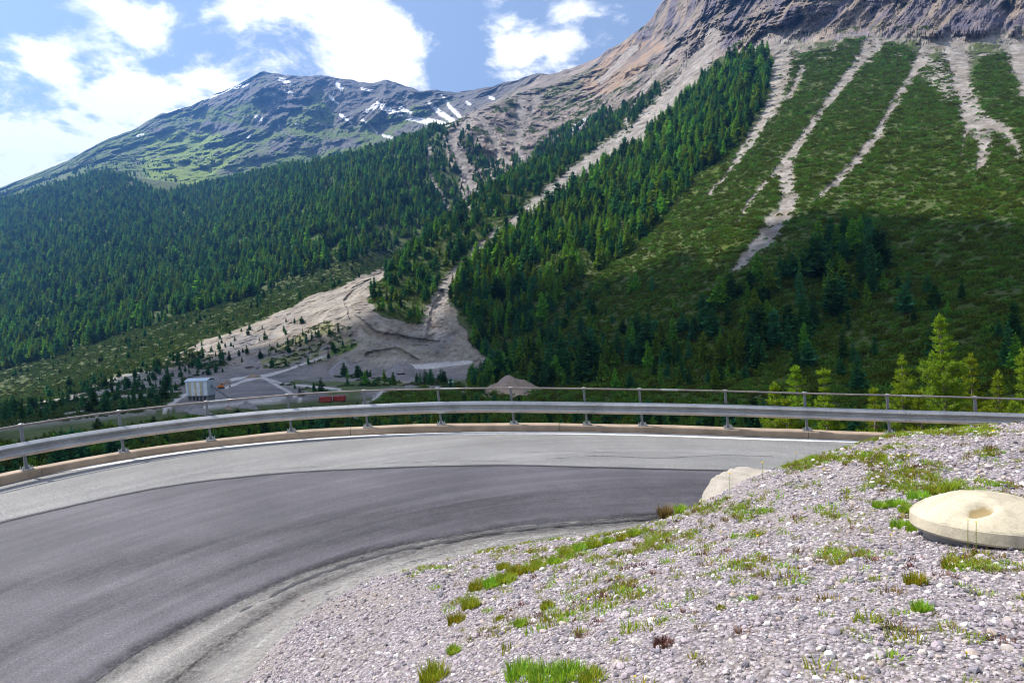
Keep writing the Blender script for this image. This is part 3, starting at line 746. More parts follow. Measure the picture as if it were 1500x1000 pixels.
# albedo of the ground, with some shade put into the yard gravel
def C(*a): return np.array(a)
n1 = fbm(TP / 60.0 + 11, 5, .6); n2 = fbm(TP / 14.0 + 31, 4, .6); n3 = fbm(TP / 240.0 + 3, 4, .55)
col = np.tile(C(.070, .090, .032), (len(px), 1))
def put(mask, c, a=1.0):
    w = (np.clip(mask, 0, 1) * a)[:, None]; col[:] = col * (1 - w) + c * w
_fu = TP @ np.array([.65, -.76, 0]); fstreak = fbm(np.c_[_fu / 26, TP @ np.array([.76, .65, 0]) / 260, TP[:, 2] / 200], 5, .65)
rock_c = C(.185, .160, .185) + np.clip(n1, -.8, .8)[:, None] * C(.09, .07, .04)
put(farm * 1.0, C(.150, .142, .140) + np.clip(n1, -.8, .8)[:, None] * .05)
put(farm * sstep(-.15, .25, n3 + .5 * n1 + (py - 185) / 90) * (1 - sstep(.45, .8, n2 + n1)), C(.125, .175, .045))
put(farm * PM['meadow_far'] * sstep(-.6, .1, n1 + .2), C(.20, .27, .055))
put(PM['rock_mid'] * (st < 14), C(.27, .225, .20) + np.clip(n1, -.8, .8)[:, None] * C(.12, .09, .07))
put(PM['rock_mid'] * sstep(.15, .5, n2 + .6 * n3) * (py > 95), C(.115, .13, .05), .8)
put(PM['brown'] * sstep(-.3, .2, n1 + .2), C(.36, .25, .17), .8)
put(PM['gullybowl'] * 1.0, C(.36, .30, .25) + np.clip(n1, -.8, .8)[:, None] * .07)
put(PM['cliff'] * 1.0, rock_c)
put(PM['cliff'] * sstep(-.1, .4, fstreak + .3 * n3), C(.33, .265, .205), .85)
put(PM['cliff'] * (py > 0) * sstep(.4, .6, n1 * .8 + n2 * .6), C(.05, .07, .03), .7)
put(PM['scrub_right'] * (st < 12), C(.074, .096, .028) + np.clip(n1, -.8, .8)[:, None] * .03)
put(PM['talus_right'] * 1.0, C(.30, .27, .24), .85)
put(PM['scrub_band'] * 1.0, C(.075, .092, .036) + np.clip(n1, -.8, .8)[:, None] * .03)
put(PM['scrub_dark'] * 1.0, C(.23, .22, .19) + np.clip(n2, -.8, .8)[:, None] * .08)
put(PM['gravel'] * 1.0, C(.25, .218, .18) + np.clip(n2, -.8, .8)[:, None] * .06)
put(PM['gravel'] * sstep(.1, .5, n1 + .3 * n2) * (py > 490), C(.19, .18, .18), .8)
put(PM['gravel'] * sstep(525, 550, py), C(.17, .16, .16), .75)  # darker yard gravel; its colour also deepens the cloud shade there
put(PM['fan_scrub'] * sstep(-.2, .2, n2), C(.19, .19, .075), .8)
put(PM['green_valley'] * sstep(-.1, .3, n1 + .1), C(.075, .11, .03), .9)
put(inpoly(wx, wy, [(482, 515), (500, 505), (525, 498), (522, 508), (498, 518), (484, 521)]) * 1.0, C(.10, .17, .03), .9)
put(PM['meadow_small'] * 1.0, C(.19, .25, .06))
put(chute, C(.315, .28, .25) + np.clip(n2, -.8, .8)[:, None] * .13, .93)
put(track, C(.46, .43, .41))
put(snow, C(.86, .87, .90))
alpha = np.clip(rockm + .5 * chute, 0, 1)
idx = np.arange(nr * nc).reshape(nr, nc)
q = np.stack([idx[:-1, :-1], idx[:-1, 1:], idx[1:, 1:], idx[1:, :-1]], -1).reshape(-1, 4)
tme = mesh_np('mountain_terrain', TP, q, [M_terr], False)
ca = tme.color_attributes.new('Col', 'FLOAT_COLOR', 'POINT')
ca.data.foreach_set('color', np.c_[np.clip(col, 0, 1), alpha].astype(np.float32).ravel())
tag(obj('mountain_terrain', tme), 'valley floor and steep mountain slopes beyond the road', kind='structure')
TPg = TP.reshape(nr, nc, 3)

# ================================================================== kerb, retaining wall and guard rail
def sweep(prof, P, Nn, closed=True, caps=True):
    """prof: (offset to the road side, height) pairs; P: points; Nn: road-side normals"""
    m = len(prof); V = []
    for p, n in zip(P, Nn):
        for a, b in prof: V.append((p[0] + n[0] * a, p[1] + n[1] * a, p[2] + b))
    Fc = []
    for i in range(len(P) - 1):
        for k in range(m if closed else m - 1):
            k2 = (k + 1) % m
            Fc.append((i * m + k, i * m + k2, (i + 1) * m + k2, (i + 1) * m + k))
    if closed and caps: Fc += [tuple(range(m))[::-1], tuple((len(P) - 1) * m + k for k in range(m))]
    return V, Fc
def at_s(s):
    s = np.atleast_1d(s)
    P = np.c_[[np.interp(s, RS, RP[:, k]) for k in range(3)]].T
    n = np.c_[[np.interp(s, RS, RN[:, k]) for k in range(2)]].T
    return P, n / np.linalg.norm(n, axis=1)[:, None]
S_END = RS[-1]
kerb = empty('concrete_kerb', tuple(RP[len(RP) // 2]))
tag(kerb, 'weathered cream concrete kerb carrying the guard rail posts', 'kerb')
def child(mb_or_mesh, name, mat, parent, smooth=False):
    o = mb_or_mesh.build(name, mat, None, smooth) if isinstance(mb_or_mesh, MB) else obj(name, mb_or_mesh)
    o.parent = parent
    o.matrix_parent_inverse = Matrix.Translation(-Vector(parent.location)) if not parent.parent else Matrix.Identity(4)
    return o
cop = [(.125, -KERB - .06), (.125, -.05), (.118, -.022), (.10, -.004), (.07, 0), (-.22, 0), (-.25, -.03), (-.25, -.34)]
s0 = .05
k = 0
while s0 < S_END - .3:
    s1 = min(s0 + 5.7 + .8 * ((k * 7) % 3), S_END)
    ss = np.linspace(s0, s1 - .012, 24); P, n = at_s(ss)
    P = P.copy(); P[:, 2] += .006 * np.sin(ss * 1.7 + k)
    child(MB().add(*sweep(cop, P, n)), 'coping_block', M_conc, kerb)
    s0 = s1; k += 1
P, n = at_s(np.arange(.1, S_END, .5))
child(MB().add(*sweep([(-.03, -.345), (-.2, -.345), (-.34, -2.6), (-.03, -2.6)], P, n)), 'retaining_wall', M_wall, kerb)

rail = empty('guard_rail', tuple(RP[len(RP) // 2]))
tag(rail, 'galvanised steel guard rail with tubular handrail along the outer edge of the bend', 'guard rail')
def beam_prof():
    c = [(0, .158), (.012, .156), (.080, .098), (.088, .085), (.080, .072), (.016, .008), (.012, 0), (.016, -.008), (.080, -.072), (.088, -.085), (.080, -.098), (.012, -.156), (0, -.158)]
    back = [(a - .006, b * .985) for a, b in c[::-1]]
    return c + back
BZ0, BOFF = .485, .085
bp = beam_prof()
s_posts = []
for p in posts:
    s_posts.append(RS[np.argmin((RP[:, 0] - p[0]) ** 2 + (RP[:, 1] - p[1]) ** 2)])
s_posts = np.array(s_posts)
edges = [s_posts[0] - .6] + [s_posts[i] + .35 for i in range(1, len(s_posts) - 1, 2)] + [s_posts[-1] + .6]
for j, (a, b) in enumerate(zip(edges[:-1], edges[1:])):
    a = max(a, .05); b = min(b, S_END - .05)
    ss = np.linspace(a - .16 * (j > 0), b, 22); P, n = at_s(ss)
    P = P.copy(); P[:, 2] += BZ0 + .006 * np.sin(ss * .9); lap = .0045 if j % 2 else 0
    V, Fc = sweep([(u + BOFF + lap + .004 * sin(j * 2.1), w * (1 + lap * 2)) for u, w in bp], P, n)
    bo = child(MB().add(V, Fc), 'beam', M_galv, rail)
    if j > 0:   # splice bolts at the lap
        for u in (-.13, -.03):
            Pp, nn = at_s(a + u + .1)
            for w in (.09, -.09):
                c = Vector((Pp[0][0] + nn[0][0] * (BOFF + .094), Pp[0][1] + nn[0][1] * (BOFF + .094), Pp[0][2] + BZ0 + w))
                MB().tube([c - Vector((*nn[0], 0)) * .012, c + Vector((*nn[0], 0)) * .008], .014, 6).build('bolt', M_post, bo)
        # posts: one set of meshes, one copy of the post and its base plate for every foot
mb = MB(); mb.box((0, .0, .41), (.058, .006, .80)); mb.box((.027, -.028, .41), (.006, .05, .80)); mb.box((-.027, -.028, .41), (.006, .05, .80))
mb.box((0, -.02, .91), (.056, .056, .20)); mb.box((0, .045, BZ0), (.09, .075, .12))
me_post = mesh_py('post', mb.v, mb.f, [M_post])
mb = MB(); mb.tube([(0, -.02, 1.008), (0, -.02, 1.03), (0, -.02, 1.04)], [.045, .045, .02], 10); mb.tube([(-.055, -.02, 1.0), (.055, -.02, 1.0)], .032, 10)
me_cap = mesh_py('post_cap', mb.v, mb.f, [M_galv])
mb = MB(); mb.box((0, -.01, .010), (.24, .20, .018)); mb.add([(.036, -.05, .019), (.036, .0, .019), (.10, -.02, .019), (.036, -.02, .12)], [(0, 1, 2), (0, 2, 3), (1, 3, 2)]); mb.add([(-.036, -.05, .019), (-.036, .0, .019), (-.10, -.02, .019), (-.036, -.02, .12)], [(0, 2, 1), (0, 3, 2), (1, 2, 3)])
me_plate = mesh_py('base_plate', mb.v, mb.f, [M_galv])
mb = MB(); mb.tube([(0, 0, 0), (0, 0, .045)], .016, 6); mb.tube([(0, 0, .045), (0, 0, .075)], .009, 6)
me_bolt = mesh_py('anchor_bolt', mb.v, mb.f, [M_galv])
for p, sp in zip(posts, s_posts):
    _, n = at_s(sp); ang = atan2(n[0][0], -n[0][1])
    po = obj('post', me_post, rail)
    # local -Y of the post looks at the road side after turning
    Rm = Matrix.Rotation(ang, 4, 'Z') @ Matrix.Rotation(pi, 4, 'Z')
    lean = Matrix.Rotation(radians(-2.6), 4, 'Y')
    Pp, _ = at_s(sp)
    po.matrix_parent_inverse = Matrix.Translation(-Vector(rail.location))
    po.matrix_basis = Matrix.Translation(Vector(Pp[0])) @ lean @ Rm
    for nm, me in (('post_cap', me_cap), ('base_plate', me_plate)):
        obj(nm, me, po)
    for bx_, by_ in ((-.09, -.08), (.09, -.08), (-.09, .06), (.09, .06)):
        obj('anchor_bolt', me_bolt, po, (bx_, by_, .018))
hs = [.3] + list(np.arange(4.3, S_END - 1, 6.0)) + [S_END - .1]
for j, (a, b) in enumerate(zip(hs[:-1], hs[1:])):
    ss = np.arange(a, b - .01, .4); P, n = at_s(np.r_[ss, b - .015])
    pts = [(x + u * .02 - .045, y + v * .02, z + 1.0 + .004 * sin(j * 1.3 + i * .5)) for i, ((x, y, z), (u, v)) in enumerate(zip(P, n))]
    child(MB().tube(pts, .024, 10), 'handrail_tube', M_rust, rail, True)
    if j:
        Pq, nq = at_s(np.array([a - .22, a + .22]))
        child(MB().tube([(x + u * .02 - .045, y + v * .02, z + 1.0) for (x, y, z), (u, v) in zip(Pq, nq)], .028, 10), 'handrail_sleeve', M_galv, rail)

# ================================================================== boulder, concrete lid, stones
def rock_mesh(name, seed, size, sub=3, mat=None, amp=.28, flat=.6):
    bm = bmesh.new(); bmesh.ops.create_icosphere(bm, subdivisions=sub, radius=1.0)
    V = np.array([v.co[:] for v in bm.verts]); Fc = np.array([[v.index for v in f.verts] for f in bm.faces]); bm.free()
    r = 1 + amp * fbm(V * 1.1 + seed * 3.7, 3, .5)
    rr = np.random.default_rng(seed)
    for i in range(7):      # planar facets
        nn = rr.normal(size=3); nn /= np.linalg.norm(nn); dcut = rr.uniform(.62, .88)
        dt = V @ nn; r = np.where(dt * r > dcut, dcut / np.maximum(dt, .01), r)
    V = V * r[:, None] * np.array(size)
    return mesh_np(name, V, Fc, [mat], sub > 2)
def slab_mesh(name, prof, depth, mat, seed, cuts=7):
    bm = bmesh.new()
    lo_ = [bm.verts.new((a, -depth / 2, b)) for a, b in prof]; hi_ = [bm.verts.new((a * .9, depth / 2, b * .9)) for a, b in prof]
    n_ = len(prof); bm.faces.new(lo_); bm.faces.new(hi_[::-1])
    for i in range(n_): bm.faces.new((lo_[i], hi_[i], hi_[(i + 1) % n_], lo_[(i + 1) % n_]))
    bmesh.ops.recalc_face_normals(bm, faces=bm.faces)
    bmesh.ops.bevel(bm, geom=bm.edges[:], offset=.05, segments=2, affect='EDGES')
    bmesh.ops.triangulate(bm, faces=bm.faces[:])
    bmesh.ops.subdivide_edges(bm, edges=[e for e in bm.edges if e.calc_length() > .12], cuts=cuts)
    V = np.array([v.co[:] for v in bm.verts]); dv = .030 * fbm(V * 3 + seed, 5, .6) - .02 * np.maximum(0, ridged(V * 2.3 + seed, 3) - 1.1)
    for v, d in zip(bm.verts, dv): v.co += v.normal * float(d)
    me = bpy.data.meshes.new(name); bmesh.ops.triangulate(bm, faces=bm.faces[:]); bm.to_mesh(me); bm.free(); me.materials.append(mat); return me
b0 = pix(1085, 706, 9.35)
bo = obj('boulder', slab_mesh('boulder', [(-.68, -.52), (-.62, -.30), (-.28, .10), (-.05, .185), (.34, .20), (.62, .10), (.70, -.5)], .9, M_boulder, 3), None, (b0[0] + .20, b0[1] + .42, b0[2] - .14)); bo.rotation_euler = (radians(-6), 0, radians(14))
tag(bo, 'large pale flat topped boulder with a sloping face at the edge of the gravel bank', 'boulder')

lp = ray_bank(1440, 800)
LR = .53
lid = empty('concrete_lid', (lp[0] + .28, lp[1] + .34, float(bankz(lp[0], lp[1] + .34)) + .03))
lid.rotation_euler = (radians(-3), radians(3), 0)
tag(lid, 'round domed cream concrete shaft lid lying on the gravel', 'lid')
nr_, na_ = 40, 96
soil = []
M_lid_dirt = M_lid.copy(); M_lid_dirt.name = 'lid_concrete_with_soil'; _nt = M_lid_dirt.node_tree; _T = NT(_nt)
_pb = [n for n in _nt.nodes if n.type == 'BSDF_PRINCIPLED'][0]; _src = _pb.inputs['Base Color'].links[0].from_socket
_sa = _T.n('ShaderNodeMath', {0: _T.n('ShaderNodeAttribute', attribute_name='soil').outputs['Fac'], 1: _T.noise(22, 5, .7, obj_coord(_T))}, operation='ADD').outputs[0]
_nt.links.new(_T.mix(_T.n('ShaderNodeMapRange', {0: _sa, 1: .95, 2: 1.3}, interpolation_type='SMOOTHSTEP').outputs[0], _src, (.27, .20, .095)), _pb.inputs['Base Color'])
V = []; Fc = []
for i in range(nr_ + 1):
    r = LR * i / nr_
    for j in range(na_):
        a = 2 * pi * j / na_
        x, y = r * cos(a), r * sin(a)
        z = .11 + .19 * (1 - (r / LR) ** 2) ** .85
        dx, dy = (x + .24) / .10, (y + .25) / .062
        ex = math.exp(-(dx * dx + dy * dy) ** 2 * .8); z -= .045 * ex; soil.append(ex)
        V.append((x, y, z))
V = np.array(V); V[:, 2] += .006 * fbm(V * 9, 4)
for i in range(nr_):
    for j in range(na_):
        j2 = (j + 1) % na_
        Fc.append((i * na_ + j, (i + 1) * na_ + j, (i + 1) * na_ + j2, i * na_ + j2))
_dm = mesh_py('dome', V, Fc, [M_lid_dirt], True)
_dm.attributes.new('soil', 'FLOAT', 'POINT').data.foreach_set('value', np.array(soil, np.float32))
child(_dm, 'dome', M_lid, lid).matrix_parent_inverse = Matrix.Identity(4)
def lathe(prof, n):
    V = [(r * cos(2 * pi * j / n), r * sin(2 * pi * j / n), z) for r, z in prof for j in range(n)]
    return V, [(i * n + j, i * n + (j + 1) % n, (i + 1) * n + (j + 1) % n, (i + 1) * n + j) for i in range(len(prof) - 1) for j in range(n)]
o = obj('rim', mesh_py('rim', *lathe([(LR - .004, .112), (LR + .006, .102), (LR + .008, .02), (LR - .004, .004), (LR - .07, .0), (.02, .0)], 96), [M_lid], False), lid)
o = obj('collar', mesh_py('collar', *lathe([(LR - .075, -.002), (LR - .085, -.12), (.02, -.12)], 64), [M_wall], True), lid)

# ================================================================== instancing of uncountable stuff
def gn_scatter(name, P, scale, rot, index, protos, label):
    me = bpy.data.meshes.new(name)
    n = len(P)
    me.vertices.add(n); me.vertices.foreach_set('co', np.asarray(P, np.float32).ravel())
    for nm, ty, ar, key in (('scl', 'FLOAT_VECTOR', scale, 'vector'), ('rot', 'FLOAT_VECTOR', rot, 'vector'), ('idx', 'INT', index, 'value')):
        a = me.attributes.new(nm, ty, 'POINT'); a.data.foreach_set(key, np.asarray(ar, np.int32 if ty == 'INT' else np.float32).ravel())
    o = obj(name, me)
    col_ = bpy.data.collections.new(name + '_kinds')
    for i, pm in enumerate(protos):
        col_.objects.link(bpy.data.objects.new('%s_kind_%02d' % (name, i), pm))
    ng = bpy.data.node_groups.new(name + '_nodes', 'GeometryNodeTree')
    ng.interface.new_socket('Geometry', in_out='INPUT', socket_type='NodeSocketGeometry')
    ng.interface.new_socket('Geometry', in_out='OUTPUT', socket_type='NodeSocketGeometry')
    A = ng.nodes.new; L = ng.links.new
    gi_, go_ = A('NodeGroupInput'), A('NodeGroupOutput')
    ci_ = A('GeometryNodeCollectionInfo'); ci_.inputs['Collection'].default_value = col_
    ci_.inputs['Separate Children'].default_value = True; ci_.inputs['Reset Children'].default_value = True
    ip = A('GeometryNodeInstanceOnPoints'); ip.inputs['Pick Instance'].default_value = True
    def na(nm, ty):
        x = A('GeometryNodeInputNamedAttribute'); x.data_type = ty; x.inputs['Name'].default_value = nm; return x.outputs[0]
    er = A('FunctionNodeEulerToRotation')
    L(na('rot', 'FLOAT_VECTOR'), er.inputs[0]); L(er.outputs[0], ip.inputs['Rotation'])
    L(na('scl', 'FLOAT_VECTOR'), ip.inputs['Scale']); L(na('idx', 'INT'), ip.inputs['Instance Index'])
    L(ci_.outputs[0], ip.inputs['Instance'])
    m2p = A('GeometryNodeMeshToPoints'); L(gi_.outputs[0], m2p.inputs[0]); L(m2p.outputs[0], ip.inputs['Points'])
    L(ip.outputs[0], go_.inputs[0])
    md = o.modifiers.new('scatter', 'NODES'); md.node_group = ng
    return tag(o, label, kind='stuff')

# gravel
g_protos = [rock_mesh('gravel_piece', 100 + i, (1, RNG.uniform(.7, .95), RNG.uniform(.5, .75)), 1 if i < 3 else 2, M_gst, .3) for i in range(6)]
n = 820000
gxy = np.c_[RNG.uniform(-6, 13.5, n), RNG.uniform(-.5, 12.6, n)]
r = np.hypot(gxy[:, 0], gxy[:, 1])
kp = RNG.random(n) < np.clip(1.15 / (1 + (r / 4.6) ** 2), .12, 1)
gz = bankz(gxy[:, 0], gxy[:, 1]); rz = roadz(gxy[:, 0], gxy[:, 1]); ab = gz - rz
kp &= (ab > -.02 + .03 * RNG.random(n)) | ((ab > -.10) & (RNG.random(n) < .05))
X_, Y_, D_ = proj(np.c_[gxy, gz])
kp &= (D_ > .6) & (X_ > -160) & (X_ < 1660) & (Y_ < 1150)
lx, ly = (gxy[:, 0] - lid.location[0]), (gxy[:, 1] - lid.location[1])
kp &= np.hypot(lx, ly) > LR - .1
gxy, gz, rz, r, ab = gxy[kp], np.maximum(gz, rz + .006)[kp], rz[kp], r[kp], ab[kp]
sz = .0055 * np.exp(RNG.normal(0, .6, len(gxy))) * np.clip(1 + (r - 3) * .10, 1, 1.9)
sz = np.clip(sz, .0035, .042)
gn_scatter('gravel', np.c_[gxy, gz + sz * .22], sz[:, None] * np.ones(3), RNG.uniform(-.5, .5, (len(sz), 3)) + np.c_[np.zeros((len(sz), 2)), RNG.uniform(0, 6.28, len(sz))],
           RNG.integers(0, 6, len(sz)), g_protos, 'loose pale lilac grey gravel covering the bank')
# the larger stones one can pick out
st_protos = [rock_mesh('stone', 200 + i, (1, RNG.uniform(.65, .9), RNG.uniform(.45, .7)), 3, M_gst, .25) for i in range(6)]
def stone(x, y, wpx, label, grp=None, mat=None):
    p = ray_bank(x, y)
    if p is None: return
    d = p @ fw; s = wpx / F * d / 2
    me = st_protos[random.randrange(6)]
    if mat: me = me.copy(); me.materials[0] = mat
    o = obj('stone', me, None, (p[0], p[1], float(bankz(p[0], p[1])) + s * .25)); o.scale = (s, s, s); o.rotation_euler = (random.uniform(-.2, .2), random.uniform(-.2, .2), random.uniform(0, 6.28))
    tag(o, label, 'stone', grp)
M_wst = mat_stone('white_stone', (.62, .58, .50), (.4, .36, .3), 8, .3, .01)
M_dst = mat_stone('dark_stone', (.15, .15, .17), (.1, .1, .1), 8, .3, .01)
stone(1378, 860, 15, 'rounded cream stone lying right of the round grass tuft below the lid', None, M_wst)
stone(1402, 856, 13, 'dark slate grey stone beside the rounded cream stone', None, M_dst)
stone(795, 835, 10, 'small cream stone in the long strip of grass near the road', None, M_wst)
for x, y, w in [(700, 915, 13), (697, 933, 14), (744, 922, 15), (733, 930, 10), (712, 946, 9)]:
    stone(x, y, w, 'pale stone in the loose cluster between the grass tufts', 'clustered pale stones')
for i in range(70):
    x, y = random.uniform(520, 1490), random.uniform(720, 990)
    stone(x, y, random.uniform(7, 13), 'larger angular stone lying loose in the gravel', 'larger stones scattered on the gravel')

# ------------------------------------------------------------------ grass and herbs
def tuft_mesh(name, seed, nb, h, spread, mat, width=.006, lean=.5):
    rr = np.random.default_rng(seed); V = []; Fc = []
    for i in range(nb):
        a = rr.uniform(0, 6.28); r0 = spread * sqrt(rr.random()); bx_, by_ = r0 * cos(a), r0 * sin(a)
        a2 = a + rr.normal(0, .7); L = h * rr.uniform(.45, 1.1); ln = lean * rr.uniform(.2, 1.1); w = width * rr.uniform(.6, 1.3)
        dx, dy = cos(a2), sin(a2); b = len(V)
        for t in (0, .4, .75, 1.0):
            x = bx_ + dx * L * ln * t * t; y = by_ + dy * L * ln * t * t; z = L * t * (1 - .35 * ln * t) - .01
            ww = w * (1 - t) + .0006
            V += [(x - dy * ww, y + dx * ww, z), (x + dy * ww, y - dx * ww, z)]
        for k in range(3): Fc.append((b + 2 * k, b + 2 * k + 1, b + 2 * k + 3, b + 2 * k + 2))
    return mesh_np(name, np.array(V), np.array(Fc), [mat])
def tuft(x, y, wpx, label, grp=None, hfac=.55, mat=None, name='grass_tuft', cat='grass', dens=1.0):
    p = ray_bank(x, y)
    if p is None: return
    d = p @ fw; w = wpx / F * d
    me = tuft_mesh(name, int(x * 7 + y), int((120 + 1300 * w) * dens), max(.03, w * hfac), w * .42, mat or M_grass, .0022 + .0005 * d)
    o = obj(name, me, None, (p[0], p[1], max(float(bankz(p[0], p[1])), float(roadz(p[0], p[1])))))
    tag(o, label, cat, grp)
for x, y, w, lb in [(1341, 856, 36, 'round bright green grass tuft below the lid, beside the cream stone'), (1350, 894, 32, 'flat fresh green grass tuft below the round tuft'), (1393, 830, 30, 'grass tuft in front of the lid edge'),
                    (1103, 878, 16, 'lone small round grass tuft on bare gravel'), (802, 890, 24, 'upright dark green grass tuft on the slope by the stones'), (732, 908, 14, 'narrow dark green tuft beside the pale stones'),
                    (669, 912, 30, 'spiky grass tuft lower of two near the loose gravel'), (690, 890, 32, 'grass tuft upper of two near the loose gravel'), (665, 956, 24, 'small grass tuft with a dark stone at its foot'),
                    (636, 996, 50, 'broad thick grass clump at the foot of the bank'), (1056, 892, 16, 'small yellowish tuft on the open gravel'), (763, 917, 24, 'low leafy tuft right of the pale stones')]:
    tuft(x, y, w, lb)
for x, y, w in [(700, 862, 32), (722, 858, 34), (742, 852, 34), (756, 842, 34), (738, 833, 26), (775, 838, 26), (790, 832, 28), (812, 826, 26), (830, 812, 24), (850, 806, 26), (872, 800, 26), (893, 795, 24), (912, 790, 22), (930, 784, 24)]:
    tuft(x, y, w, 'yellow green grass tuft in the strip along the top of the loose gravel', 'grass strip beside the road', .42)
for x, y, w in [(765, 992, 60), (800, 996, 62), (835, 992, 58), (868, 998, 50)]:
    tuft(x, y, w, 'lush yellow green grass clump on the lower gravel slope', 'lush grass at the foot of the slope', .4)
for x, y, w in [(1320, 772, 34), (1330, 750, 30), (1312, 740, 30), (1345, 730, 34), (1370, 722, 34), (1390, 716, 34), (1290, 742, 26), (1340, 778, 24)]:
    tuft(x, y, w, 'green grass tuft crowding the left side of the lid', 'grass around the lid', .4)
tuft(975, 757, 26, 'brownish seeding herb at the gravel edge above the road', None, .8, M_dry, 'dry_herb', 'herb', .6)
tuft(997, 752, 20, 'leafy green herb next to the brownish one at the edge', None, .8, None, 'leafy_herb', 'herb')
tuft(972, 945, 34, 'reddish low herb cushion on the gravel', None, .35, M_red, 'red_herb', 'herb', 1.2)
# small scattered tufts and herbs: nobody could count them
sm = [tuft_mesh('small_tuft', 40 + i, 34, .055, .065, m, .0045, .8) for i, m in enumerate([M_grass, M_grass, M_grass, M_red, M_dry])]
n = 80000
sxy = np.c_[RNG.uniform(-5, 12, n), RNG.uniform(1.5, 11.8, n)]
sz_ = bankz(sxy[:, 0], sxy[:, 1]); X_, Y_, D_ = proj(np.c_[sxy, sz_])
cl = fbm(np.c_[sxy * 1.1, np.zeros(n)], 4, .6)
crest = sstep(760, 660, Y_) * (X_ > 980)
dn = np.clip(sstep(.05, .5, cl) * .60 * sstep(990, 780, Y_) + .5 * crest * sstep(-.1, .35, cl) + .03, 0, 1) * sstep(640, 900, X_ + (1000 - Y_) * .6)
kp = (RNG.random(n) < dn) & (sz_ > roadz(sxy[:, 0], sxy[:, 1]) + .03) & (X_ > 380) & (X_ < 1620) & (D_ > 1.5) & (np.hypot(sxy[:, 0] - lid.location[0], sxy[:, 1] - lid.location[1]) > LR + .02)
sxy, sz_ = sxy[kp], sz_[kp]; m = len(sxy)
ss = RNG.uniform(.45, 1.25, m)
gn_scatter('sparse_grass', np.c_[sxy, sz_], ss[:, None] * np.c_[np.ones(m), np.ones(m), RNG.uniform(.6, 1.2, m)], np.c_[np.zeros((m, 2)), RNG.uniform(0, 6.28, m)], RNG.choice(5, m, p=[.3, .28, .22, .1, .1]), sm, 'sparse small grass and herbs dotted over the gravel')
# dandelions
mb = MB()
for i in range(16):
    a = 2 * pi * i / 16
    for rr_, zz in ((1, .25), (.62, .5)):
        a2 = a + rr_; mb.add([(.15 * cos(a2), .15 * sin(a2), .15), (rr_ * cos(a2 - .17), rr_ * sin(a2 - .17), zz), (rr_ * cos(a2 + .17), rr_ * sin(a2 + .17), zz), ], [(0, 1, 2)])
mb.tube([(0, 0, -.35), (0, 0, .15)], [.2, .42], 8)
me_head = mesh_py('flower_head', mb.v, mb.f, [M_yel])
def flower(x, y, drop, label, grp=None):
    base = ray_bank(x, y + drop)
    if base is None: return
    d = base @ fw; top = pix(x, y, d)
    o = empty('yellow_flower', tuple(base)); tag(o, label, 'flower', grp)
    h = top - base
    obj('stem', mesh_py('stem', *(lambda b: (b.v, b.f))(MB().tube([(0, 0, -.01), (h[0] * .3, h[1] * .3, h[2] * .6), tuple(h)], [.003, .0025, .002], 5)), [M_grass]), o)
    hd = obj('flower_head', me_head, o, tuple(h)); s = .0019 * d; hd.scale = (s, s, s); hd.rotation_euler = (random.uniform(-.4, .4), random.uniform(-.4, .4), 0)
flower(1418, 762, 46, 'yellow flower on a tall stem in front of the hollow in the lid', 'pair of flowers before the lid')
flower(1430, 765, 44, 'yellow flower on a tall stem in front of the hollow in the lid', 'pair of flowers before the lid')
for x, y, dr in [(1117, 677, 26), (1166, 664, 26), (1069, 693, 34)]:
    flower(x, y, dr, 'tall yellow flower standing against the asphalt above the boulder', 'flowers above the boulder')
for x, y in [(1207, 687), (1305, 668), (1331, 667), (1455, 631), (1305, 783), (1319, 797), (1055, 778), (1110, 784), (960, 847), (1410, 815), (1295, 817), (862, 877), (930, 990), (1416, 955)]:
    flower(x, y, 9, 'small yellow flower close to the gravel', 'low yellow flowers dotted over the bank')

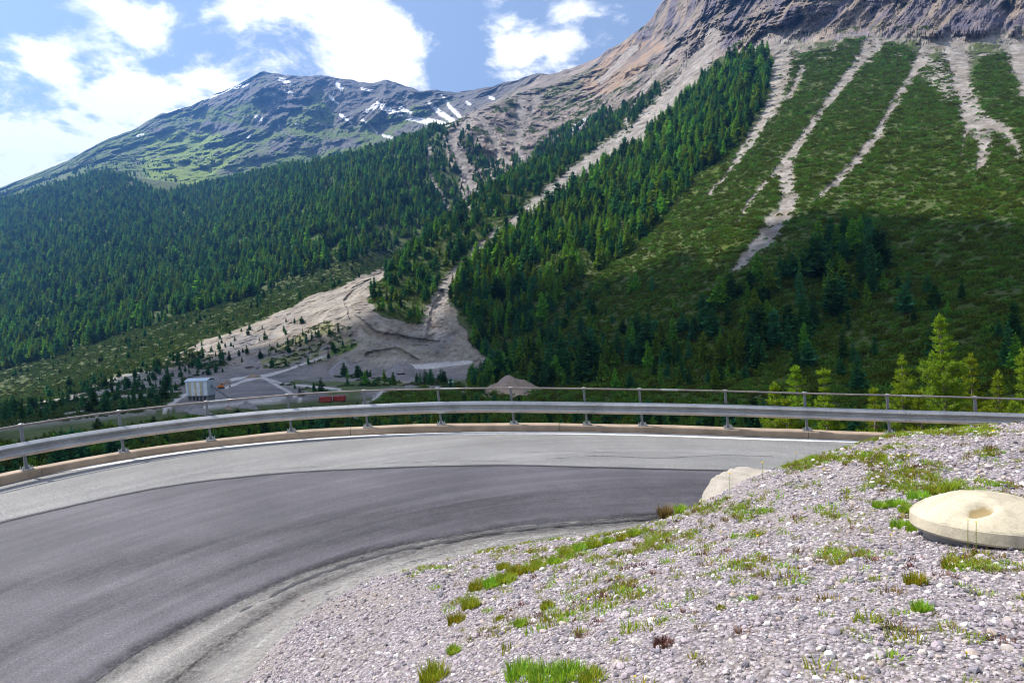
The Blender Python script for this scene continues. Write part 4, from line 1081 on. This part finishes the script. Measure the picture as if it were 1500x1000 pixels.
# ================================================================== trees
def conifer_mesh(name, seed, h, r, mat, kind='spruce'):
    """trunk and whorled boughs made of many small needle sprays; base at the origin"""
    rr = np.random.default_rng(seed); V = []; Fc = []
    def tri(p, u, w):      # one spray: kite of two triangles
        b = len(V); V.extend([p, p + u * .55 + w, p + u, p + u * .55 - w]); Fc.append((b, b + 1, b + 2)); Fc.append((b, b + 2, b + 3))
    z = h * rr.uniform(.04, .09); step = h / 24
    while z < h * .985:
        t = z / h
        if kind == 'spruce': R = r * (1 - t) ** .75 * (.55 + .45 * min(1, t * 6))
        else: R = r * (1 - t ** 2.2) ** .8 * (.5 + .5 * min(1, t * 4))
        R *= rr.uniform(.75, 1.2); nb = max(4, int(5 + 5 * R / r)); a0 = rr.uniform(0, 6.28)
        for k in range(nb):
            if rr.random() < .12: continue
            a = a0 + 6.283 * k / nb + rr.normal(0, .2); L = R * rr.uniform(.6, 1.15)
            dr = (-.30 if kind == 'spruce' else -.02) + rr.normal(0, .12) + .35 * t
            dirv = np.array([cos(a), sin(a), dr]); side = np.array([-sin(a), cos(a), 0])
            m = 3 if L > .35 * r else 2
            for j in range(m):
                f = (j + .45) / m; p = np.array([0, 0, z]) + dirv * L * f * .8
                ll = L / m * rr.uniform(1.1, 1.9); ww = ll * rr.uniform(.38, .62)
                up_ = np.array([0, 0, rr.normal(0, .35) * ww])
                tri(p, dirv * ll + np.array([0, 0, rr.normal(0, .12) * ll]), side * ww + up_)
                if rr.random() < .8:
                    tri(p, (dirv * .6 + side * rr.choice([-1, 1]) * .7 + np.array([0, 0, rr.uniform(-.1, .45)])) * ll, np.array([0, 0, 1]) * ww * .7 + side * .25 * ww)
                if rr.random() < .5:
                    tri(p, dirv * ll * .5 + np.array([0, 0, ll * rr.uniform(.3, .7)]), side * ww * .8)
        z += step * rr.uniform(.75, 1.2)
    tri(np.array([0, 0, h * .93]), np.array([0, 0, h * .08]), np.array([r * .06, 0, 0]))
    tri(np.array([0, 0, h * .93]), np.array([0, 0, h * .08]), np.array([0, r * .06, 0]))
    nf = len(Fc)
    mb = MB().tube([(0, 0, -.06), (0, 0, h * .4), (0, 0, h * .92)], [.013 * h, .009 * h, .002 * h], 5, False)
    b = len(V); V = [tuple(v) for v in V] + [tuple(v) for v in mb.v]
    F2 = []
    for f in mb.f: F2 += [(f[0] + b, f[1] + b, f[2] + b), (f[0] + b, f[2] + b, f[3] + b)]
    me = mesh_np(name, np.array(V), np.array(Fc + F2), [mat, M_bark2])
    me.polygons.foreach_set('material_index', np.r_[np.zeros(nf, int), np.ones(len(F2), int)])
    return me
def bush_mesh(name, seed, mat, n=110):
    rr = np.random.default_rng(seed); V = []; Fc = []
    for i in range(n):
        a = rr.uniform(0, 6.28); el = math.asin(rr.random() ** .8); rad = rr.uniform(.55, 1.0) * (1 + .25 * sin(3 * a + seed))
        nrm = np.array([cos(a) * cos(el), sin(a) * cos(el), sin(el) * .75]); p = nrm * rad
        u = np.array([nrm[0], nrm[1], .9 + rr.normal(0, .3)]); u /= np.linalg.norm(u)
        w = np.cross(u, rr.normal(size=3)); w /= np.linalg.norm(w)
        L = rr.uniform(.18, .36); b = len(V)
        V += [p - u * L * .3, p + u * L * .35 + w * L * .38, p + u * L, p + u * L * .35 - w * L * .38]
        Fc += [(b, b + 1, b + 2), (b, b + 2, b + 3)]
    return mesh_np(name, np.array(V), np.array(Fc), [mat])
T_dark = [conifer_mesh('conifer', 10 + i, 1.0, RNG.uniform(.17, .22), M_conif, 'spruce' if i % 2 else 'larch') for i in range(5)]
T_light = [conifer_mesh('conifer', 30 + i, 1.0, RNG.uniform(.17, .22), M_larch, 'larch' if i % 2 else 'spruce') for i in range(5)]
B_r = [bush_mesh('bush', i, M_mugo) for i in range(4)]
B_p = [bush_mesh('bush', 20 + i, M_mugo2) for i in range(3)]

# surface area of every cell of the terrain sheet, for even planting
cen = .25 * (TPg[:-1, :-1] + TPg[1:, :-1] + TPg[1:, 1:] + TPg[:-1, 1:])
ea = TPg[1:, :-1] - TPg[:-1, :-1]; eb = TPg[:-1, 1:] - TPg[:-1, :-1]
area = np.linalg.norm(np.cross(ea, eb), axis=-1)
cpx, cpy = PX[:-1, :-1], PY[:-1, :-1]; cst = STR[:-1, :-1]
chg = chute.reshape(nr, nc)[:-1, :-1]; trg = track.reshape(nr, nc)[:-1, :-1]
def pmg(k): return PM[k].reshape(nr, nc)[:-1, :-1]
inview = (cpx > -420) & (cpx < 1900)
cl1 = fbm(cen.reshape(-1, 3) / 45.0 + 70, 3, .6).reshape(area.shape)
def plant(mask, per_m2, cap=60000):
    lam = area * mask * per_m2 * np.clip(1 - chg * 1.2, .045, 1) * (trg < .3) * inview
    tot = lam.sum()
    if tot > cap: lam = lam * cap / tot
    k = RNG.poisson(np.clip(lam, 0, 50))
    ii, jj = np.nonzero(k); rep = k[ii, jj]; ii = np.repeat(ii, rep); jj = np.repeat(jj, rep)
    u, v = RNG.random(len(ii))[:, None], RNG.random(len(ii))[:, None]
    return TPg[ii, jj] * (1 - u) * (1 - v) + TPg[ii + 1, jj] * u * (1 - v) + TPg[ii, jj + 1] * (1 - u) * v + TPg[ii + 1, jj + 1] * u * v
cl2 = fbm(cen.reshape(-1, 3) / 140.0 + 33, 3, .6).reshape(area.shape)
tufted = sstep(-.55, .15, cl1 + .55 * cl2)
lots = []          # (points, heights, kind 0 dark / 1 light, region)
def lot(mask, dens, h0, h1, light, region, cap=40000):
    P = plant(mask, dens, cap); n = len(P)
    lots.append((P, RNG.uniform(h0, h1, n) * np.where(RNG.random(n) < .25, .7, 1), (RNG.random(n) < light).astype(int), np.full(n, region)))
K_hid = (cst < 10.25)
lot(pmg('forest_left') * K_hid * (.3 + .7 * tufted), 1 / 34., 10, 19, .5, 0, 56000)
lot(pmg('forest_gully') * (cst < 10.6), 1 / 95., 9, 15, .3, 1)
lot(pmg('forest_spur') * (.3 + .7 * tufted), 1 / 52., 9, 15, .3, 2)
lot(pmg('forest_right') * (.45 + .55 * tufted), 1 / 34., 12, 20, .6, 3)
lot(pmg('forest_dark') * (.15 + .85 * sstep(-.2, .3, cl1)), 1 / 46., 11, 21, .4, 4)
lot(pmg('scrub_right') * (cpy > 425) * sstep(-.15, .35, cl1 + .3 * cl2) * np.interp(cpx, [700, 1100, 1300, 1500], [1, 1, .35, .35]), 1 / 85., 7, 14, .3, 5)
lot((pmg('scrub_dark') * .8 + pmg('fan_scrub') * .8) * 1.0, 1 / 110., 4, 8, .0, 6)
lot(pmg('gravel') * inpoly(cpx, cpy, [(233, 533), (333, 488), (420, 470), (480, 480), (450, 520), (380, 530), (330, 545), (260, 560)]), 1 / 170., 4, 8, .0, 6)
lot(pmg('scrub_band') * sstep(-.2, .3, cl1), 1 / 120., 3, 7, .1, 6)
lot(pmg('green_valley') * sstep(-.1, .2, cl1), 1 / 38., 4, 9, .3, 7)
lot(inpoly(cpx, cpy, [(690, 552), (725, 548), (722, 590), (680, 592)]) * (cst > 3.9) * (cst < 6), 1 / 22., 7, 12, .3, 7)
lot((cst > 2.4) * (cst < 4.0) * (cpx > -250) * (cpx < 1700), 1 / 40., 4, 9, .3, 8, 4000)
lot(farm.reshape(nr, nc)[:-1, :-1] * (cst < 12.2) * (cpx < 260) * sstep(.1, .4, cl1) * (cpy > 235), 1 / 160., 8, 12, .2, 9, 4000)
for k_, L_ in enumerate(lots):      # trees below the road stay lower than the view through the rail
    x_, y_, d_ = proj(L_[0]); tp_ = y_ - L_[1] / d_ * F
    ok_ = (L_[3] != 8) | (tp_ > np.interp(x_, [-250, 0, 300, 540, 700, 1500], [640, 632, 600, 590, 577, 590]))
    lots[k_] = tuple(a[ok_] for a in L_)
TPt = np.concatenate([l[0] for l in lots]); TH = np.concatenate([l[1] for l in lots]); TH = TH * np.clip(1 + .38 * fbm(TPt / 30.0 + 5, 2) + RNG.normal(0, .18, len(TH)), .35, 1.7); TK = np.concatenate([l[2] for l in lots]); TRg = np.concatenate([l[3] for l in lots])
tpx, tpy, tpd = proj(TPt)
# the 300 trees that show largest stand as things of their own
big = np.where((tpx > -10) & (tpx < 1510) & (tpy < 610) & (TRg != 8) & (tpy - TH / tpd * F < 566), TH / tpd, 0)
order = np.argsort(-big)[:300]; sel = np.zeros(len(TPt), bool); sel[order] = True
LAB = {0: 'in the hazy forest across the valley', 1: 'between the pale erosion gullies', 2: 'on the wooded spur left of the long scree chute', 5: 'rising alone from the dwarf pine scrub',
       6: 'on the gravel fan and its scrub fringe', 7: 'in the green strip on the valley floor', 9: 'high below the bare mountain'}
cdist = polyline_d(tpx, tpy, CH[0]); c2d = polyline_d(tpx, tpy, CH[3])
def where_is(i):
    r_, x_, y_ = int(TRg[i]), tpx[i], tpy[i]
    if r_ == 3:
        if cdist[i] < 4: return 'at the edge of the long scree chute'
        if y_ > 440: return 'low in the wood beside the gravel fan'
        if y_ < 200: return 'at the upper tip of the wood below the cliffs'
        return 'bordering the open scrub' if x_ > 900 else 'in the heart of the sunlit wood right of the scree chute'
    if r_ == 4:
        if c2d[i] < 8: return 'under the lower end of the forked scree chute'
        if y_ > 530: return 'along the foot of the shaded slope'
        return 'in the dark shaded wood below the scree chutes' if x_ > 1080 else 'in the loose dark stand between wood and scrub'
    return LAB[r_]
for i in order:
    me = (T_light if TK[i] else T_dark)[random.randrange(5)]
    o = obj('conifer_tree', me, None, tuple(TPt[i] - np.array([0, 0, .15]))); s = TH[i]; w = s * random.uniform(.8, 1.5)
    o.scale = (w, w, s); o.rotation_euler = (0, 0, random.uniform(0, 6.28))
    lb = ('tall ' if TH[i] > 16.5 else 'low ' if TH[i] < 12 else '') + ('bright green ' if TK[i] else 'dark green ') + 'conifer ' + where_is(i)
    tag(o, lb, 'tree', lb)
P_ = TPt[~sel]; h_ = TH[~sel]; m = len(P_); w_ = h_ * RNG.uniform(.75, 1.6, m)
gn_scatter('forest', P_ - np.array([0, 0, .2]), np.c_[w_, w_, h_], np.c_[np.zeros((m, 2)), RNG.uniform(0, 6.28, m)], RNG.integers(0, 5, m) + 5 * TK[~sel], T_dark + T_light, 'dense conifer forest covering the valley slopes')
# dwarf mountain pine
Pb = plant(pmg('scrub_right') * (cst < 12) * (.55 + .45 * sstep(-.6, .0, cl1)) + .25 * pmg('talus_right'), 1 / 7.0, 80000)
Pb2 = plant(pmg('forest_right') * 1.0 + pmg('forest_spur') + pmg('forest_dark'), 1 / 14., 25000)
Pb3 = plant((cst > 2.3) * (cst < 4.0) * (cpx > -250) * (cpx < 1700), 1 / 6., 9000)
_x, _y, _d = proj(Pb3); Pb3 = Pb3[(_y - 3.2 / _d * F) > np.interp(_x, [-250, 0, 300, 520, 600, 1500], [642, 634, 600, 588, 555, 555])]
Pc2 = plant(pmg('rock_mid') * (cpy > 120) * sstep(.15, .4, cl1) * (cst < 10) + pmg('cliff') * (cpy > 40) * sstep(.25, .5, cl1) * .3, 1 / 14., 5000)
Pb = np.concatenate([Pb, Pb2, Pb3, Pc2]); m = len(Pb); w_ = np.clip(RNG.lognormal(.62, .33, m), .9, 4.2); h_ = w_ * RNG.uniform(.75, 1.15, m)
gn_scatter('dwarf_pine_scrub', Pb - np.array([0, 0, .2]), np.c_[w_, w_, h_], np.c_[np.zeros((m, 2)), RNG.uniform(0, 6.28, m)], RNG.integers(0, 4, m), B_r, 'low dwarf pine scrub blanketing the right hand mountainside')
Pp_ = plant(pmg('scrub_band') * (.45 + .55 * tufted), 1 / 9., 30000)
Pp2 = plant(pmg('scrub_dark') * sstep(-.3, .2, cl1) + .5 * pmg('fan_scrub') + .8 * pmg('green_valley') * sstep(-.2, .2, cl1), 1 / 11., 12000)
Pp_ = np.concatenate([Pp_, Pp2]); m = len(Pp_); w_ = RNG.uniform(1.2, 2.6, m); h_ = w_ * RNG.uniform(.6, 1.0, m)
gn_scatter('fan_scrub', Pp_ - np.array([0, 0, .2]), np.c_[w_, w_, h_], np.c_[np.zeros((m, 2)), RNG.uniform(0, 6.28, m)], RNG.integers(0, 3, m), B_p, 'pale green scrub on the alluvial fan below the forest')

# near stone pines behind the rail
def stone_pine(x, ytop, d, h, r, seed, label, bare=.15):
    top = pix(x, ytop, d)
    base = Vector((top[0] + .04 * h, top[1], top[2] - h))
    rr = np.random.default_rng(seed)
    root = empty('stone_pine', base); tag(root, label, 'tree', 'young stone pines behind the guard rail')
    def axis(t): return np.array([-.04 * h * t + .03 * sin(t * 5 + seed), .03 * sin(t * 4 + seed * 2), h * t])
    MB().tube([axis(t) for t in np.linspace(-.1, .98, 10)], list(np.linspace(.02 * h + .02, .008, 10)), 7).build('trunk', M_bark, root, True)
    lim = MB(); V = []; Fc = []
    def spray(p, u, size, nb):
        u = u / np.linalg.norm(u)
        for i in range(nb):
            q_ = rr.normal(size=3); q_ = q_ / np.linalg.norm(q_); dv = u * .85 + q_ * .95; dv[2] += .15; dv /= np.linalg.norm(dv)
            w = np.cross(dv, rr.normal(size=3)); w /= np.linalg.norm(w); w *= size * .09; L = size * rr.uniform(.7, 1.15); b = len(V)
            s_ = p + q_ * size * .22 - u * size * rr.random() * .6
            V.extend([s_ - w * .5, s_ + w * .5, s_ + dv * L * .6 + w, s_ + dv * L, s_ + dv * L * .6 - w]); Fc.append((b, b + 1, b + 2)); Fc.append((b, b + 2, b + 4)); Fc.append((b + 2, b + 3, b + 4))
    z = bare
    while z < .97:
        R = .84 * r * ((1 - z) ** 1.0) * min(1, .55 + z * 2.2) * rr.uniform(.65, 1.25) + .07
        nb = rr.integers(4, 7); a0 = rr.uniform(0, 6.28)
        for k in range(nb):
            a = a0 + 6.283 * k / nb + rr.normal(0, .25); L = R * rr.uniform(.55, 1.15)
            o0 = axis(z); d1 = np.array([cos(a), sin(a), .12 + .5 * z]); p1 = o0 + d1 * L * .6; p2 = o0 + d1 * L + np.array([0, 0, .22 * L])
            lim.tube([o0, p1, p2], [.012 + .01 * (1 - z), .010, .005], 4, False)
            ts = [1.0] + ([.78, .56, .38] if L > .3 else [.6])
            for t in ts:
                c = o0 + (p2 - o0) * t; c[2] += .02
                spray(c, np.array([d1[0] * .6, d1[1] * .6, 1.0]), .125, 24)
                if L > .4:
                    for sgn in (-1, 1):
                        if rr.random() < .7:
                            sd_ = np.array([-sin(a), cos(a), .25]) * sgn * L * .33 * (1.25 - t * .5); sd_[2] = abs(sd_[2]) + .05
                            lim.tube([c, c + sd_], [.007, .004], 3, False); spray(c + sd_, sd_ + np.array([0, 0, .3]), .115, 20)
        z += .27 / h * rr.uniform(.8, 1.25)
    for t in (.93, .97, 1.0): spray(axis(t), np.array([0, 0, 1.0]), .12, 26)
    lim.build('branches', M_bark, root)['kind'] = 'stuff'
    cr = obj('crown', mesh_np('crown', np.array(V), np.array(Fc), [M_pine]), root)
    return root
for a in [(1376, 462, 23.5, 5.0, 1.35, 1, 'tallest young stone pine behind the rail, with a slender bare-necked tip'),
          (1422, 520, 24.5, 3.9, 1.0, 2, 'bushy stone pine with a grey stem just right of the tallest pine'),
          (1319, 521, 23.0, 3.6, 1.1, 3, 'broad cone shaped stone pine left of the tallest pine'),
          (1278, 571, 22.6, 2.4, .6, 4, 'small stone pine at the foot of the broad cone shaped one'),
          (1500, 512, 22.0, 4.0, 1.25, 5, 'large stone pine right of the low one, brown stems showing'),
          (1462, 545, 23.5, 3.3, .8, 6, 'low stone pine between the bushy pine and the large one'),
          (1165, 537, 23.0, 3.1, .75, 7, 'slim stone pine, taller of the pair left of the gap in the pines'),
          (1206, 541, 23.6, 3.0, .8, 8, 'open stone pine beside the slim one, with a pale trunk'),
          (1133, 562, 22.8, 2.5, .7, 9, 'short stone pine at the far end of the row of pines'),
          (1150, 588, 22.2, 1.9, .7, 10, 'little stone pine low behind the beam under the slim pine'),
          (1345, 575, 22.4, 2.3, .8, 11, 'little stone pine filling the gap under the tallest pine'),
          (1560, 500, 21.5, 4.2, 1.2, 12, 'stone pine at the end of the row beyond the large pine')]:
    stone_pine(*a)

# ================================================================== gravel works on the valley floor
def ground_at(x, y):
    k = np.argmin((px - x) ** 2 + (py - y) ** 2 + 1e6 * ((st < 3.9) | (st > 9)))
    return TP[k]
M_sheet = mat_plain('shed_white', (.62, .66, .70), .6, 0, .12, .4, .1)
M_sheet2 = mat_plain('shed_grey', (.36, .42, .48), .6, 0, .12, .4, .1)
M_sheet3 = mat_plain('shed_yellow', (.50, .44, .26), .6, 0, .15, .4, .1)
M_roof = mat_plain('shed_roof', (.45, .53, .60), .5, 0, .1, .4, .1)
M_dconc = mat_plain('silo_concrete', (.17, .18, .19), .9, 0, .2, .5, .2)
M_redp = mat_plain('red_paint', (.33, .05, .04), .5, 0, .25, .8, .1)
M_orange = mat_plain('orange_paint', (.55, .17, .03), .5, 0, .2, .8, .1)
M_dark = mat_plain('dark_rubber', (.03, .03, .032), .7, 0, .3, 1, .1)
M_glass = mat_plain('window_glass', (.05, .07, .09), .15, 0, .1, 1, .0, spec=.6)
g = ground_at(295, 586)
sh = empty('gravel_shed', (g[0], g[1], g[2])); sh.rotation_euler = (0, 0, radians(-14))
tag(sh, 'white striped gravel plant shed standing on concrete bunkers by the track', 'shed')
W_, D__, zb, zt = 12.0, 6.0, 2.6, 9.4
np_ = 12
for face in range(2):
    for i in range(np_ if face == 0 else 6):
        w = W_ / np_ if face == 0 else D__ / 6
        m_ = M_sheet if i % 2 == 0 else (M_sheet2 if i % 4 == 1 else M_sheet)
        if face == 0 and i in (2, 5, 8): m_ = M_sheet3
        hh = zt - zb + (.5 if face == 0 else .5)
        if face == 0: MB().box((-W_ / 2 + (i + .5) * w, -D__ / 2, zb + hh / 2), (w - .06, .25 + .06 * (i % 2), hh)).build('wall_panel', m_, sh)
        else: MB().box((W_ / 2, -D__ / 2 + .13 + (i + .5) * w * .97, zb + hh / 2), (.25 + .06 * (i % 2), w - .06, hh)).build('wall_panel', M_sheet2, sh)
MB().box((0, D__ / 2, (zb + zt) / 2), (W_, .3, zt - zb)).build('back_wall', M_sheet2, sh)
MB().box((-W_ / 2 - .02, .1, (zb + zt) / 2), (.3, D__ - .4, zt - zb)).build('side_wall', M_sheet2, sh)
rf = MB(); V = []; na2 = 9
for i in range(na2):
    t = i / (na2 - 1); y_ = -D__ / 2 - .4 + (D__ + .8) * t; z_ = zt + .45 + 1.1 * sin(pi * t)
    V += [(-W_ / 2 - .4, y_, z_), (W_ / 2 + .4, y_, z_)]
rf.add(V + [(a, b, c - .3) for a, b, c in V], [(2 * i, 2 * i + 1, 2 * i + 3, 2 * i + 2) for i in range(na2 - 1)] + [(2 * i + 18, 2 * i + 20, 2 * i + 21, 2 * i + 19) for i in range(na2 - 1)] + [(0, 18, 19, 1), (16, 17, 35, 34)] + [(2 * i, 2 * i + 2, 2 * i + 20, 2 * i + 18) for i in range(8)] + [(2 * i + 1, 2 * i + 19, 2 * i + 21, 2 * i + 3) for i in range(8)])
rf.build('roof', M_roof, sh)
for i in range(6): MB().box((-W_ / 2 + .8 + i * (W_ - 1.6) / 5, 0, zb / 2 - 1.5), (.9, D__ - .5, zb + 3)).build('bunker_wall', M_dconc, sh)
MB().box((0, D__ / 2 - .6, zb / 2 - 1), (W_ - .5, .4, zb + 1.9)).build('bunker_back', M_dconc, sh)
MB().box((0, 0, zb - .25), (W_ + .2, D__, .3)).build('floor_slab', M_dconc, sh)
cv = MB().tube([(W_ / 2, 0, zt - 2), (W_ / 2 + 8, -1, zb), (W_ / 2 + 12, -1.5, .6)], .55, 6); cv.build('conveyor', M_dconc, sh)
def container(x, y, rz, label):
    g = ground_at(x, y); o = empty('shipping_container', tuple(g)); o.rotation_euler = (0, 0, rz); tag(o, label, 'container')
    MB().box((0, 0, 1.4), (6.0, 2.4, 2.5)).build('body', M_redp, o)
    MB().box((0, 0, 2.72), (6.15, 2.55, .14)).build('roof', M_redp, o)
    for i in range(9): MB().box((-2.6 + i * .65, -1.25, 1.4), (.28, .12, 2.2)).build('rib', M_redp, o)
    for i in (-1, 1):
        for j in (-1, 1): MB().box((2.98 * i, 1.2 * j, 1.35), (.16, .16, 2.75)).build('corner_post', M_dark, o)
    MB().box((3.03, 0, 1.4), (.08, 2.2, 2.3)).build('door', M_redp, o)
container(477, 588, .1, 'red shipping container beside the valley track, away from the trees')
container(498, 585, -.15, 'red shipping container nearest the bend of the valley track')
def excavator(x, y, rz, mat, label):
    g = ground_at(x, y); o = empty('excavator', tuple(g)); o.rotation_euler = (0, 0, rz); tag(o, label, 'excavator')
    for s_ in (-1, 1):
        tr = MB(); pr = [(-1.9, .45), (-1.6, .05), (1.6, .05), (1.9, .45), (1.6, .85), (-1.6, .85)]
        V = [(a, s_ * 1.05 + b_, c) for b_ in (-.28, .28) for a, c in pr]
        tr.add(V, [tuple(range(6))[::-1], tuple(range(6, 12))] + [(i, (i + 1) % 6, (i + 1) % 6 + 6, i + 6) for i in range(6)]); tr.build('track', M_dark, o)
    MB().box((-.4, 0, 1.5), (3.0, 2.4, 1.1)).build('body', mat, o)
    cb = MB().box((.55, .7, 2.45), (1.3, .95, 1.5)).build('cab', mat, o); MB().box((.6, .7, 2.6), (1.34, 1.0, .8)).build('window', M_glass, cb)
    MB().tube([(.9, -.2, 1.7), (2.9, -.2, 4.0), (4.6, -.2, 3.4)], [.28, .3, .2], 6).build('boom', mat, o)
    st_ = MB().tube([(4.6, -.2, 3.4), (5.2, -.2, 1.2)], [.2, .15], 6).build('stick', mat, o)
    MB().box((4.9, -.2, .8), (.9, 1.0, .8), Matrix.Rotation(.5, 3, 'Y')).build('bucket', M_dark, o)
excavator(324, 569, .6, M_orange, 'orange excavator working beside the striped shed')
excavator(441, 580, 2.2, M_dark, 'dark excavator parked on the gravel yard below the tracks')
def heap(x, y, wpx, hpx, seed, label, c):
    g = ground_at(x, y); d = g @ fw; R = wpx / F * d / 2; H = hpx / F * d
    n_, k_ = 36, 12; V = []; Fc = []
    for i in range(k_ + 1):
        for j in range(n_):
            a = 2 * pi * j / n_; rr_ = R * i / k_ * (1 + .14 * sin(2 * a + seed) + .07 * sin(5 * a + seed * 3)); t = i / k_
            V.append((rr_ * cos(a) * 1.0, rr_ * sin(a) * .8, H * (1 - t ** 1.5) * (1 - .3 * t) - 1.0 * t))
    V = np.array(V); V[:, 2] += H * .2 * fbm(V / (R * .45) + seed, 4)
    for i in range(k_):
        for j in range(n_): Fc.append((i * n_ + j, (i + 1) * n_ + j, (i + 1) * n_ + (j + 1) % n_, i * n_ + (j + 1) % n_))
    o = obj('gravel_heap', mesh_py('gravel_heap', V, Fc, [c], True), None, tuple(g)); tag(o, label, 'heap')
M_h1 = mat_plain('heap_grey', (.23, .215, .215), .95, 0, .25, .5, .4, .1); M_h2 = mat_plain('heap_tan', (.27, .205, .155), .95, 0, .25, .5, .4, .1)
heap(360, 595, 34, 10, 1, 'dark grey gravel heap beside the tan one in the yard', M_h1)
heap(334, 597, 16, 6, 2, 'small tan gravel heap next to the dark grey heap', M_h2)
heap(285, 602, 48, 12, 3, 'broad grey gravel heap in front of the striped shed', M_h1)
heap(505, 545, 62, 20, 4, 'long grey spoil heap below the bright green grass strip', M_h1)
heap(748, 573, 118, 22, 5, 'big tan gravel heap at the edge of the dark wood', M_h2)
heap(370, 552, 26, 7, 6, 'brown earth heap behind the shed by the pit', M_h2)
heap(590, 545, 50, 18, 7, 'grey spoil heap between the stream bed and the green strip', M_h1)
g = ground_at(660, 566); hu = empty('white_hut', tuple(g)); tag(hu, 'tiny white hut among the dark trees on the valley floor', 'hut')
MB().box((0, 0, 1.2), (2.6, 2.2, 2.6)).build('wall', M_sheet, hu); MB().add([(-1.5, -1.3, 2.5), (1.5, -1.3, 2.5), (1.5, 1.3, 2.5), (-1.5, 1.3, 2.5), (-1.5, 0, 3.3), (1.5, 0, 3.3)], [(0, 1, 5, 4), (2, 3, 4, 5), (0, 4, 3), (1, 2, 5), (0, 3, 2, 1)]).build('roof', M_sheet2, hu)
MB().box((.2, -1.12, .95), (.8, .06, 1.9)).build('door', M_dconc, hu)

# ================================================================== cumulus overhead whose shadow lies on the valley floor
DARK = [(-300, 650), (0, 606), (110, 586), (180, 556), (250, 543), (300, 528), (360, 518), (430, 505), (470, 497), (520, 495), (560, 492), (600, 497), (650, 498), (690, 470), (740, 440), (800, 430), (870, 425), (930, 408), (1000, 388), (1060, 395), (1120, 360),
        (1160, 332), (1200, 320), (1300, 316), (1400, 333), (1500, 342), (1750, 350), (1750, 640), (1200, 600), (750, 590), (300, 615), (0, 650)]
dk = (inpoly(cpx, cpy, DARK) & (cst > 3.2) & (cst < 9)) | ((cst > 3.1) & (cst < 4.1) & (cpx > -300) & (cpx < 1750))
D3 = cen[dk]; ZC = 1750.0
sh_pts = D3 + S * ((ZC - D3[:, 2]) / S[2])[:, None]
def mat_cloud():
    m, nt, out = new_mat('cloud_white'); T = NT(nt)
    d = T.n('ShaderNodeBsdfDiffuse', {'Color': (.9, .9, .92, 1)}); t = T.n('ShaderNodeBsdfTranslucent', {'Color': (.8, .82, .86, 1)})
    nt.links.new(T.n('ShaderNodeMixShader', {0: .12, 1: d.outputs[0], 2: t.outputs[0]}).outputs[0], out.inputs[0]); return m
bm = bmesh.new(); bmesh.ops.create_icosphere(bm, subdivisions=3, radius=1.0)
IV = np.array([v.co[:] for v in bm.verts]); IF = np.array([[v.index for v in f.verts] for f in bm.faces]); bm.free()
chosen = []; rc = np.random.default_rng(11)
for i in rc.permutation(len(sh_pts))[:4000]:
    p = sh_pts[i]
    if all((p[0] - q_[0]) ** 2 + (p[1] - q_[1]) ** 2 > 30 ** 2 for q_ in chosen): chosen.append(p)
V = []; Fc = []
for i, p in enumerate(chosen):
    rr_ = rc.uniform(24, 34); zz = rc.uniform(-10, 25)
    v = IV * (1 + .16 * fbm(IV * 1.7 + i, 3))[:, None] * np.array([rr_, rr_, rr_ * .8]) + p + np.array([0, 0, zz])
    Fc.append(IF + len(V) * len(IV)); V.append(v)
dn_ = cen[(cst > 2.45) & (cst < 3.3) & (cpx > -300) & (cpx < 900)]     # its ragged near edge: smaller puffs
dn_ = dn_ + S * ((ZC - dn_[:, 2]) / S[2])[:, None]; ch2 = []
for i in rc.permutation(len(dn_))[:3000]:
    p = dn_[i]
    if all((p[0] - q_[0]) ** 2 + (p[1] - q_[1]) ** 2 > 9 ** 2 for q_ in ch2): ch2.append(p)
for i, p in enumerate(ch2):
    rr_ = rc.uniform(8, 11)
    v = IV * (1 + .16 * fbm(IV * 1.7 + i, 3))[:, None] * rr_ + p + np.array([0, 0, rc.uniform(-6, 6)])
    Fc.append(IF + len(V) * len(IV)); V.append(v)
tag(obj('cloud', mesh_np('cloud', np.concatenate(V), np.concatenate(Fc), [mat_cloud()], True)), 'white cumulus cloud drifting over the valley', kind='structure')

# ================================================================== haze
m_hz, nt_, out_ = new_mat('haze_air')
pv = nt_.nodes.new('ShaderNodeVolumePrincipled'); pv.inputs['Color'].default_value = (.16, .42, 1.0, 1); pv.inputs['Density'].default_value = 1.15e-4; pv.inputs['Anisotropy'].default_value = .65
nt_.links.new(pv.outputs[0], out_.inputs['Volume'])
lo = float(TP[:, 2].min()) - 60; hi = max(float(TP[:, 2].max()) + 40, 100.)
xm = float(np.abs(TP[:, 0]).max()) + 300; ym = float(TP[:, 1].max()) + 300
hz = MB().box((0, (ym - 400) / 2, (lo + hi) / 2), (2 * xm, ym + 400, hi - lo)).build('haze', m_hz)
tag(hz, 'thin bluish mountain haze filling the valley', kind='stuff')
print('TREES', len(TPt), 'BUSH', len(Pb), len(Pp_), 'CLOUD', len(chosen), 'haze', lo, hi, xm, ym)
